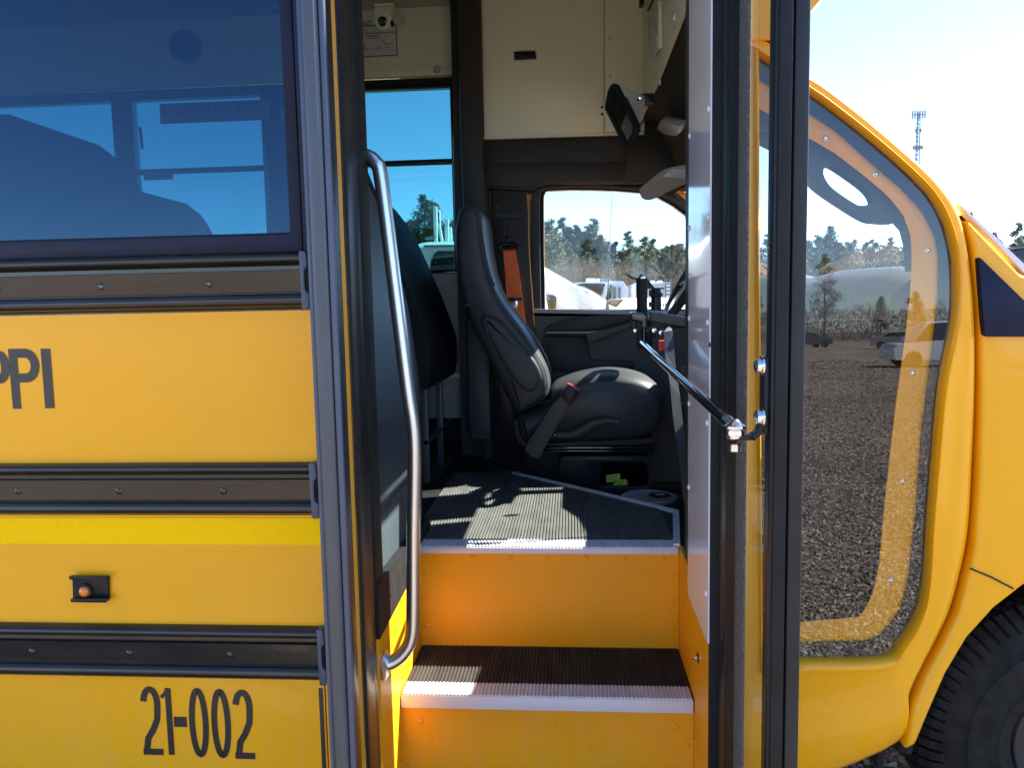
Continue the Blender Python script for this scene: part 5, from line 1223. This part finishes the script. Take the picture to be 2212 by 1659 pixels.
for i in range(14):
    row = []
    for j in range(6):
        a = c8([(300 + 60 * i, 975 + 34 * i + (j * 46))])[0]; p = at(*a, y - .06 - .05 * cr_.random()); row.append(p)
    fo.append(row)
mb = MB(); vs = [p for r_ in fo for p in r_] + [p + Vector((0, .05, 0)) for r_ in fo for p in r_]; n6 = 84
fs = [(i * 6 + j, i * 6 + j + 1, i * 6 + j + 7, i * 6 + j + 6) for i in range(13) for j in range(5)]; fs += [tuple(reversed([k + n6 for k in f])) for f in fs]
mb.add(vs, fs); mb.build('loose_film', 'vwhite', van, smooth=True, ang=70)
# white car nearer the bus bonnet with mirror and print
y = 6.2
car = thing('white_pickup', (at(1420, 650, y).x, y + .9, 0), 'white pickup with a door mirror and blue print low in the driver window', 'pickup')
b2 = XZ(c8([(900, 1460), (1010, 1400), (1100, 1345), (1220, 1322), (1700, 1315), (2400, 1330)]), y)
b2 = b2 + [(b2[-1][0], .4), (b2[0][0], .4)]
MB().loft([[(x_, yy, z_ - d * .1 if z_ > .6 else z_) for x_, z_ in b2] for yy, d in ((y, 1), (y + .1, .2), (y + .3, 0), (y + 1.6, 0), (y + 1.8, 1))], closed=True, caps=True).build('body', 'vwhite', car, smooth=True, ang=45)
mo_ = pris('wing_mirror', c8([(1010, 1365), (1040, 1350), (1190, 1336), (1190, 1345), (1140, 1400), (1110, 1428), (1030, 1395)]), y - .3, .14, 'vgrey', car, .012)
pris('mirror_glass', c8([(1035, 1368), (1150, 1348), (1110, 1395), (1050, 1388)]), y - .304, .004, 'vsilver', mo_)
for i, gx in enumerate((1595, 1622, 1650, 1678)):
    pris('side_print', c8([(gx, 1385), (gx + 16, 1382 + (i % 2) * 8), (gx + 18, 1415), (gx + 2, 1418)]), y - .006, .005, 'vblue', car)
MB().loft([[at(1372.5 + r_ * math.cos(t) * 1.4, 656.5 + r_ * math.sin(t) * .7, y - .005) for t in [k * math.pi / 10 for k in range(20)]] for r_ in (3.6, 2.2)]).build('side_emblem', 'vblue', car)
yw = 5.9
MB().tube([at(1322, 425, yw), at(1318.5, 500, yw), at(1315, 575, yw), at(1312, 668, yw)], [.002, .003, .004, .005], 6).build('whip_antenna', 'vdark', car)
q = at(1312, 664, yw); MB().lathe((q.x, q.y, q.z - .03), (0, 0, 1), [(.02, 0), (.012, .03), (.008, .08)], 10).build('antenna_base', 'vgrey', car)
# motorhome
y = 40
mh = thing('motorhome', (at(1300, 640, y).x, y + 2, 0), 'white motorhome with dark windscreen and two roof air conditioners by the trees', 'motorhome')
L0 = at(1240, 608, y); zr = at(1300, 609, y).z; x0, x1 = at(1232, 650, y).x, at(1311, 650, y).x; xe_ = at(1358, 650, y).x
MB().pxz(rnd([(x0, .5), (x0, zr - .15), (x0 + .3, zr), (x1, zr), (x1, .5)], .15, 3), y, y + 7).build('body', 'vwhite', mh, .08)
MB().pxz(rnd([(x1 + .01, .5), (x1 + .01, zr + .05), (xe_ - .25, zr + .02), (xe_, zr - .35), (xe_, .5)], .1, 3), y + .3, y + 5).build('side_body', 'vwhite', mh, .06)
pris('windscreen', [(1244, 616), (1260, 612), (1308, 613), (1298, 638), (1284, 630), (1262, 618)], y - .12, .1, 'carglass', mh, .01)
pris('screen_pillar', [(1311, 612), (1318, 612), (1308, 646), (1299, 646)], y - .18, .06, 'vwhite', mh)
pris('side_pane', [(1316, 615), (1322, 614), (1320, 645), (1308, 646)], y - .02, .3, 'carglass', mh)
for (a_, b_) in ((1325, 1331), (1336, 1341)): pris('side_pane', [(a_, 620), (b_, 620), (b_, 645), (a_, 645)], y + .22, .08, 'vgrey', mh, .01)
for (a_, b_, m_) in ((1265, 1286, 'vwhite'), (1288, 1295, 'vwhite'), (1297, 1318, 'vgrey')): pris('roof_unit', [(a_, 610), (a_ + 1, 601), (b_, 601), (b_ + 1, 610)], y + .5, 1.0, m_, mh, .04)
pris('antenna_bracket', [(1236, 609), (1243, 607), (1243, 609.5), (1236, 611)], y, .1, 'vgrey', mh)
# travel trailer
y = 44
tl = thing('travel_trailer', (at(1410, 640, y).x, y + 2, 0), 'white travel trailer with a black ladder on its rear wall', 'trailer')
x0, x1, zt_ = at(1371, 640, y).x, at(1449, 640, y).x, at(1410, 610, y).z
MB().pxz(rnd([(x0, .6), (x0, zt_), (x1, zt_), (x1, .6)], .12, 3), y, y + 6).build('body', 'vwhite', tl, .05)
pris('rear_panel', [(1372, 614), (1435, 613), (1435, 660), (1372, 660)], y - .04, .03, 'vsilver', tl)
for a_ in (1438, 1449): MB().tube([at(a_, 660, y - .25), at(a_, 606, y - .25), at(a_, 605, y + .2)], .03, 6).build('ladder_rail', 'vdark', tl)
for k in range(6): MB().tube([at(1438, 612 + 8 * k, y - .25), at(1449, 612 + 8 * k, y - .25)], .025, 5).build('ladder_rung', 'vdark', tl)
for (a_, b_) in ((1405, 1415), (1420, 1432)): pris('roof_vent', [(a_, 611), (a_ + 1, 606), (b_ - 1, 606), (b_, 611)], y + .5, .6, 'vwhite', tl, .03)
q = at(1395, 617, y - .05); MB().lathe(q, (0, -1, 0), [(.07, 0), (.05, .04)], 10).build('rear_lamp', 'vdark', tl)
# white truck with a rack seen through the far passenger window
y = 7.5
tk = thing('white_truck', (at(940, 560, y).x, y + 1, 0), 'white truck roof with dark cab window seen through the rear side window', 'truck')
zt_ = at(950, 520, y).z; xa, xb = at(860, 560, y).x, at(1100, 560, y).x
MB().loft([[(x_, yy, z_ - d) for x_, z_ in rnd([(xa, .5), (xa, zt_ - .1), (xa + .2, zt_), (xb - .1, zt_), (xb + .3, zt_ - .3), (xb + .5, .5)], .1, 3)] for yy, d in ((y, .05), (y + .1, 0), (y + 1.7, 0), (y + 1.8, .05))], closed=True, caps=True).build('cab', 'vwhite', tk, .02, smooth=True)
pris('cab_window', [(928, 585), (931, 562), (937, 548), (946, 542), (1000, 541), (1000, 585)], y - .02, .03, 'carglass', tk, .004)
pris('roof_drip', [(915, 529), (1000, 528), (1000, 531), (915, 532)], y - .02, .03, 'vgrey', tk)
for pts_, dy in ((c4([(566, 1226), (588, 1228), (592, 1442), (574, 1442)]), 1.0), (c4([(590, 1250), (607, 1252), (610, 1350), (628, 1440), (612, 1442), (596, 1360)]), 1.2), (c4([(636, 1306), (658, 1307), (660, 1442), (638, 1442)]), .9), (c4([(662, 1350), (676, 1352), (680, 1442), (664, 1442)]), 1.3)):
    pris('rack_post', pts_, y + dy, .06, 'vwhite', tk, .006)
pris('rack_stay', c4([(596, 1262), (604, 1262), (606, 1330), (598, 1330)]), y + 1.15, .03, 'red', tk)
pris('rack_rail', c4([(520, 1415), (580, 1405), (580, 1418), (520, 1428)]), y + 1.0, .05, 'vgrey', tk)
# dark pickup at the right edge
y = 16
dk = thing('dark_pickup', (at(2250, 560, y).x, y + 1, 0), 'dark vehicle with tinted glass half hidden beyond the bonnet', 'pickup')
kb = XZ([(2172, 600), (2184, 560), (2196, 537), (2300, 528), (2420, 530), (2480, 600)], y)
kb = kb + [(kb[-1][0], .5), (kb[0][0], .5)]
MB().loft([[(x_, yy, z_) for x_, z_ in kb] for yy in (y, y + 1.8)], closed=True, caps=True).build('cab', 'vdark', dk, .06)
pris('cab_window', [(2200, 545), (2300, 538), (2400, 540), (2420, 590), (2186, 590)], y - .03, .02, 'carglass', dk, .01)
pris('roof_rail', [(2192, 533), (2300, 523), (2400, 526), (2300, 527), (2194, 538)], y - .01, 1.7, 'vdark', dk)
# cell tower
y = 240
tw = thing('cell_tower', (at(1981, 640, y).x, y, 0), 'slender lattice cell tower with antenna panels on the skyline', 'tower')
bx, tx_ = at(1980, 640, y), at(1984.5, 243, y)
for k in range(3):
    a_ = k * 2.094
    MB().tube([(tx_.x + 1.0 * math.cos(a_), y + 1.0 * math.sin(a_), 0), (tx_.x + .45 * math.cos(a_), y + .45 * math.sin(a_), tx_.z)], .15, 5).build('tower_leg', 'mast', tw)
br_ = MB(); nz = 44
for i in range(nz):
    z0_, z1_ = tx_.z * i / nz, tx_.z * (i + 1) / nz
    for k in range(3):
        r0, r1 = 1.0 - .55 * i / nz, 1.0 - .55 * (i + 1) / nz; a0_, a1_ = k * 2.094, (k + 1) * 2.094
        br_.tube([(tx_.x + r0 * math.cos(a0_), y + r0 * math.sin(a0_), z0_), (tx_.x + r1 * math.cos(a1_), y + r1 * math.sin(a1_), z1_)], .08, 3)
br_.build('tower_bracing', 'mast', tw)
for (pyy, wpx) in ((247, 12), (281, 5), (318, 9)):
    zc = at(1984, pyy, y).z; w_ = wpx / 1674 * y
    MB().tube([(tx_.x - w_, y, zc), (tx_.x + w_, y, zc)], .15, 4).build('antenna_arm', 'mast', tw)
    for k in range(6 if wpx > 8 else 2):
        xk = tx_.x - w_ + 2 * w_ * k / (5 if wpx > 8 else 1)
        MB().box(xk - .17, xk + .17, y - .3, y + .1, zc - (1.1 if wpx > 10 else .6), zc + (1.1 if wpx > 10 else .5)).build('antenna_panel', 'vgrey', tw)

# ================================================================== TREES
def pine_mesh(seed, h, w, n, leafmat='leaf'):
    r = random.Random(seed); mb = MB(); m2 = MB()
    m2.tube([(0, 0, 0), (r.uniform(-.1, .1), 0, h * .5), (r.uniform(-.2, .2), 0, h * .97)], [h * .014, h * .010, h * .002], 6)
    vs = []; fs = []
    nb = int(h * 3.2)
    for i in range(nb):
        k = i / nb; z = h * (.30 + .70 * k); rad = w * (1 - k) ** .6 * (.7 + .4 * r.random()) * (.6 + .4 * min(1, k * 5)); a = r.uniform(0, 6.28)
        cx, cy = math.cos(a) * rad * .62, math.sin(a) * rad * .62
        m2.tube([(0, 0, z - h * .04), (cx, cy, z)], [.05, .02], 3)
        cl = (rad * .45 + .25) 
        for j in range(n):
            u, v_, t = r.gauss(0, .42), r.gauss(0, .42), r.gauss(0, .30)
            p = Vector((cx + u * cl, cy + v_ * cl, z + t * cl * .8)); s = r.uniform(.07, .19)
            d1 = Vector((r.uniform(-1, 1), r.uniform(-1, 1), r.uniform(-.3, 1))).normalized() * s; d2 = d1.orthogonal().normalized() * s * r.uniform(.35, .8)
            b = len(vs); vs += [p - d1 - d2 * .4, p + d2, p + d1]; fs.append((b, b + 1, b + 2))
    mb.add(vs, fs); return mb.mesh('crown', M[leafmat], False), m2.mesh('trunk', M['bark'], False)
def bare_mesh(seed, h, mat='barebark', depth=6, thin=1.0):
    r = random.Random(seed); mb = MB()
    def grow(p, d, l, rad, k):
        q = p + d * l; mb.tube([p, (p + q) / 2 + Vector((r.uniform(-.05, .05), r.uniform(-.05, .05), 0)) * l, q], [rad, rad * .8, rad * .6], 4 if k > 2 else 3, cap=False)
        if k <= 0: return
        for j in range(3 if k < depth - 1 else 2):
            nd = (d + Vector((r.gauss(0, .45), r.gauss(0, .45), r.gauss(.08, .22)))).normalized()
            grow(q if j else p.lerp(q, r.uniform(.6, 1)), nd, l * r.uniform(.62, .85), rad * .58, k - 1)
    grow(Vector((0, 0, 0)), Vector((r.uniform(-.05, .05), 0, 1)), h * .28, h * .013 * thin, depth)
    return mb.mesh('branches', M[mat], False)
PM = [pine_mesh(11, 10, 2.7, 150), pine_mesh(12, 12, 2.8, 130), pine_mesh(13, 9, 2.9, 160), pine_mesh(14, 11, 3.0, 150, 'leaf2')]
BM_ = [bare_mesh(21, 9), bare_mesh(22, 8), bare_mesh(23, 10)]
def tree(x, y, kind, i, s, rot, label, group):
    if kind == 'p':
        t_ = thing('pine_tree', (x, y, 0), label, 'tree', group)
        for me in PM[i]:
            o = bpy.data.objects.new(me.name.split('.')[0], me); COL.objects.link(o); o.parent = t_
    else:
        t_ = bpy.data.objects.new('bare_tree', BM_[i]); COL.objects.link(t_); t_.location = (x, y, 0); tag(t_, label, 'tree', group)
    t_.scale = (s, s, s * random.uniform(.92, 1.1)); t_.rotation_euler.z = rot; return t_
rt = random.Random(99)
LP = 'green pine in the far wood beyond the parked campers'
LB = 'bare grey-brown tree in the far wood beyond the parked campers'
def topz(px, py, y): return at(px, py, y).z
skyl = [(880, 505), (920, 498), (1160, 492), (1190, 486), (1215, 483), (1232, 488), (1250, 500), (1270, 484), (1283, 492), (1300, 516), (1330, 520), (1357, 516), (1370, 520), (1392, 512), (1410, 520), (1430, 528), (1450, 530), (1480, 535), (1520, 525), (1700, 522), (1750, 520), (1790, 505), (1830, 520), (1870, 530), (1920, 525), (1960, 530), (2150, 505), (2200, 495), (2300, 500)]
for px, py in skyl + [(a + 13, b + 14) for a, b in skyl] + [(a - 12, b + 22) for a, b in skyl if a > 1140]:
    y = rt.uniform(84, 100); c = at(px, py, y); i = rt.randrange(3); h0 = (10, 12, 9, 11)[i]
    tree(c.x, y, 'p', i, c.z / h0 * rt.uniform(.97, 1.03), rt.uniform(0, 6), LP, 'pines of the far wood')
for k in range(170):
    px = 1150 + (k % 110) * 3.5 + rt.uniform(-3, 3); y = rt.uniform(60, 88) if k < 110 else rt.uniform(56, 66); py = rt.uniform(528, 575) if px > 1240 else rt.uniform(515, 570)
    c = at(px, py, y); i = rt.randrange(3)
    if rt.random() < .28 and k < 110: tree(c.x, y, 'p', rt.choice([0, 2, 3]), c.z / 10, rt.uniform(0, 6), LP, 'pines of the far wood')
    else: tree(c.x, y, 'b', i, c.z / 9.0 * 1.05, rt.uniform(0, 6), LB, 'bare trees of the far wood')
for k in range(90):
    px = 1450 + k * 10 + rt.uniform(-6, 6); y = rt.uniform(64, 90); c = at(px, rt.uniform(530, 556), y)
    if rt.random() < .7: tree(c.x, y, 'p', rt.randrange(4), c.z / 10, rt.uniform(0, 6), LP, 'pines of the far wood')
    else: tree(c.x, y, 'b', rt.randrange(3), c.z / 9.0, rt.uniform(0, 6), LB, 'bare trees of the far wood')
for k in range(30):
    px = 300 + k * 28 + rt.uniform(-6, 6); y = rt.uniform(74, 90); c = at(px, rt.uniform(600, 625), y)
    if rt.random() < .5: tree(c.x, y, 'p', rt.randrange(4), c.z / 10, rt.uniform(0, 6), LP, 'pines of the far wood')
    else: tree(c.x, y, 'b', rt.randrange(3), c.z / 9.0, rt.uniform(0, 6), LB, 'bare trees of the far wood')
c = at(1466, 500, 50)
bt = bpy.data.objects.new('bare_tree', bare_mesh(31, 9, 'bark', 6, 1.5)); COL.objects.link(bt); bt.location = (c.x - .1, 50, 0); s_ = c.z / 8.2; bt.scale = (s_, s_, s_)
tag(bt, 'tall bare forked tree standing alone behind the travel trailer', 'tree')
# undergrowth that closes the foot of the wood
def thicket(name, x0, x1, y0, y1, n, h, label, mat):
    r = random.Random(5); vs = []; fs = []
    for i in range(n):
        x, y, z = r.uniform(x0, x1), r.uniform(y0, y1), h * r.random() ** 1.2
        d = Vector((r.gauss(0, .35), r.gauss(0, .3), 1)).normalized() * r.uniform(.3, .9); w_ = Vector((r.uniform(.02, .07), r.uniform(-.03, .03), 0))
        p = Vector((x, y, z)); b = len(vs); vs += [p - w_, p + w_, p + d]; fs.append((b, b + 1, b + 2))
    o = MB().add(vs, fs).build(name, mat, None, fix=False); o['kind'] = 'stuff'; tag(o, label, 'undergrowth'); return o
for px, py, y in ((905, 462, 60), (918, 470, 58), (890, 470, 62), (935, 485, 60), (962, 478, 62), (978, 470, 60)):
    c_ = at(px, py, y); tree(c_.x, y, 'p', rt.randrange(4), c_.z / 10, rt.uniform(0, 6), 'green pine behind the white rack posts in the rear side window', 'pines in the rear side window')
thicket('undergrowth', -70, 130, 68, 96, 90000, 4.6, 'grey-brown leafless thicket filling the foot of the far wood', 'twigs')

# ================================================================== BEHIND THE CAMERA, SEEN MIRRORED IN THE GLASS
for k in range(64):
    x = -60 + k * 4.4 + rt.uniform(-1.5, 1.5); y = rt.uniform(-128, -104); hh_ = rt.uniform(5.5, 9.5) + (3.5 if rt.random() < .16 else 0)
    if rt.random() < .55: tree(x, y, 'p', rt.randrange(4), hh_ / 10, rt.uniform(0, 6), 'dark pine of the treeline mirrored in the cab side window', 'treeline mirrored in the glass')
    else: tree(x, y, 'b', rt.randrange(3), hh_ / 9.5, rt.uniform(0, 6), 'bare tree of the treeline mirrored in the cab side window', 'bare treeline mirrored in the glass')
for k in range(10):
    x = -75 + k * 6 + rt.uniform(-2, 2); tree(x, rt.uniform(-66, -58), 'b', rt.randrange(3), rt.uniform(1.0, 1.35), rt.uniform(0, 6), 'leafless tree mirrored low in the tinted window', 'bare trees mirrored in the tinted window')
thicket('undergrowth', -70, 230, -128, -108, 60000, 4.5, 'brown thicket along the treeline mirrored in the cab side window', 'twigs')
def sedan(x, y, rot, mat, label, cat, group=None, tall=0):
    t_ = thing('parked_car', (x, y, 0), label, cat, group)
    prof = [(-2.2, .35), (-2.25, .75), (-2.1, .95), (-1.5, 1.0), (-.9, 1.42 + tall), (.3, 1.45 + tall), (1.0, 1.02 + tall * .3), (2.0, .85 + tall * .3), (2.25, .65), (2.2, .3)]
    hw = .88
    MB().loft([[(px * (1 - d * .06), yy, pz - d * (.25 if pz > 1.1 else .02)) for px, pz in prof] for yy, d in ((-hw, 1), (-hw + .12, .3), (-.3, 0), (.3, 0), (hw - .12, .3), (hw, 1))], closed=True, caps=True).build('body', mat, None, smooth=True, ang=40).parent = t_
    g = [(-1.35, 1.02), (-.85, 1.34 + tall), (.22, 1.37 + tall), (.85, 1.04 + tall * .3)]
    for yy in (-hw - .01, hw - .01):
        MB().prism([(a, yy, b) for a, b in g], [(a, yy + .02, b) for a, b in g]).build('side_glass', 'carglass', None).parent = t_
    for wx_ in (-1.4, 1.4):
        for yy in (-hw, hw - .2):
            MB().lathe((wx_, yy, .33), (0, 1, 0), [(.20, -.01), (.33, 0), (.33, .2), (.1, .21)], 20).build('wheel', 'tyre', None, smooth=True).parent = t_
    t_.rotation_euler.z = rot; return t_
def mirr(px, d):   # where a thing stands that the side glass mirrors at this pixel, d metres out
    r = ray(px, 735); X = r.x / r.y * (d + YC); return X, YC - d
x, y = mirr(1945, 62); sedan(x, y, .35, 'vsilver', 'silver car mirrored in the cab side window before the trees', 'car')
x, y = mirr(1742, 72); sedan(x, y, -.2, 'vdark', 'small dark car mirrored at the left of the cab side window', 'car')
x, y = mirr(2040, 30); sedan(x, y, .1, 'vwhite', 'pale tall van mirrored across the yellow strip of the cab side window', 'van', tall=.4)
for o in list(S.objects):
    if o.type == 'EMPTY': o.hide_render = False
print('tris', sum(len(p.vertices) - 2 for o in S.objects if o.type == 'MESH' for p in o.data.polygons) if len(S.objects) < 5000 else 0)
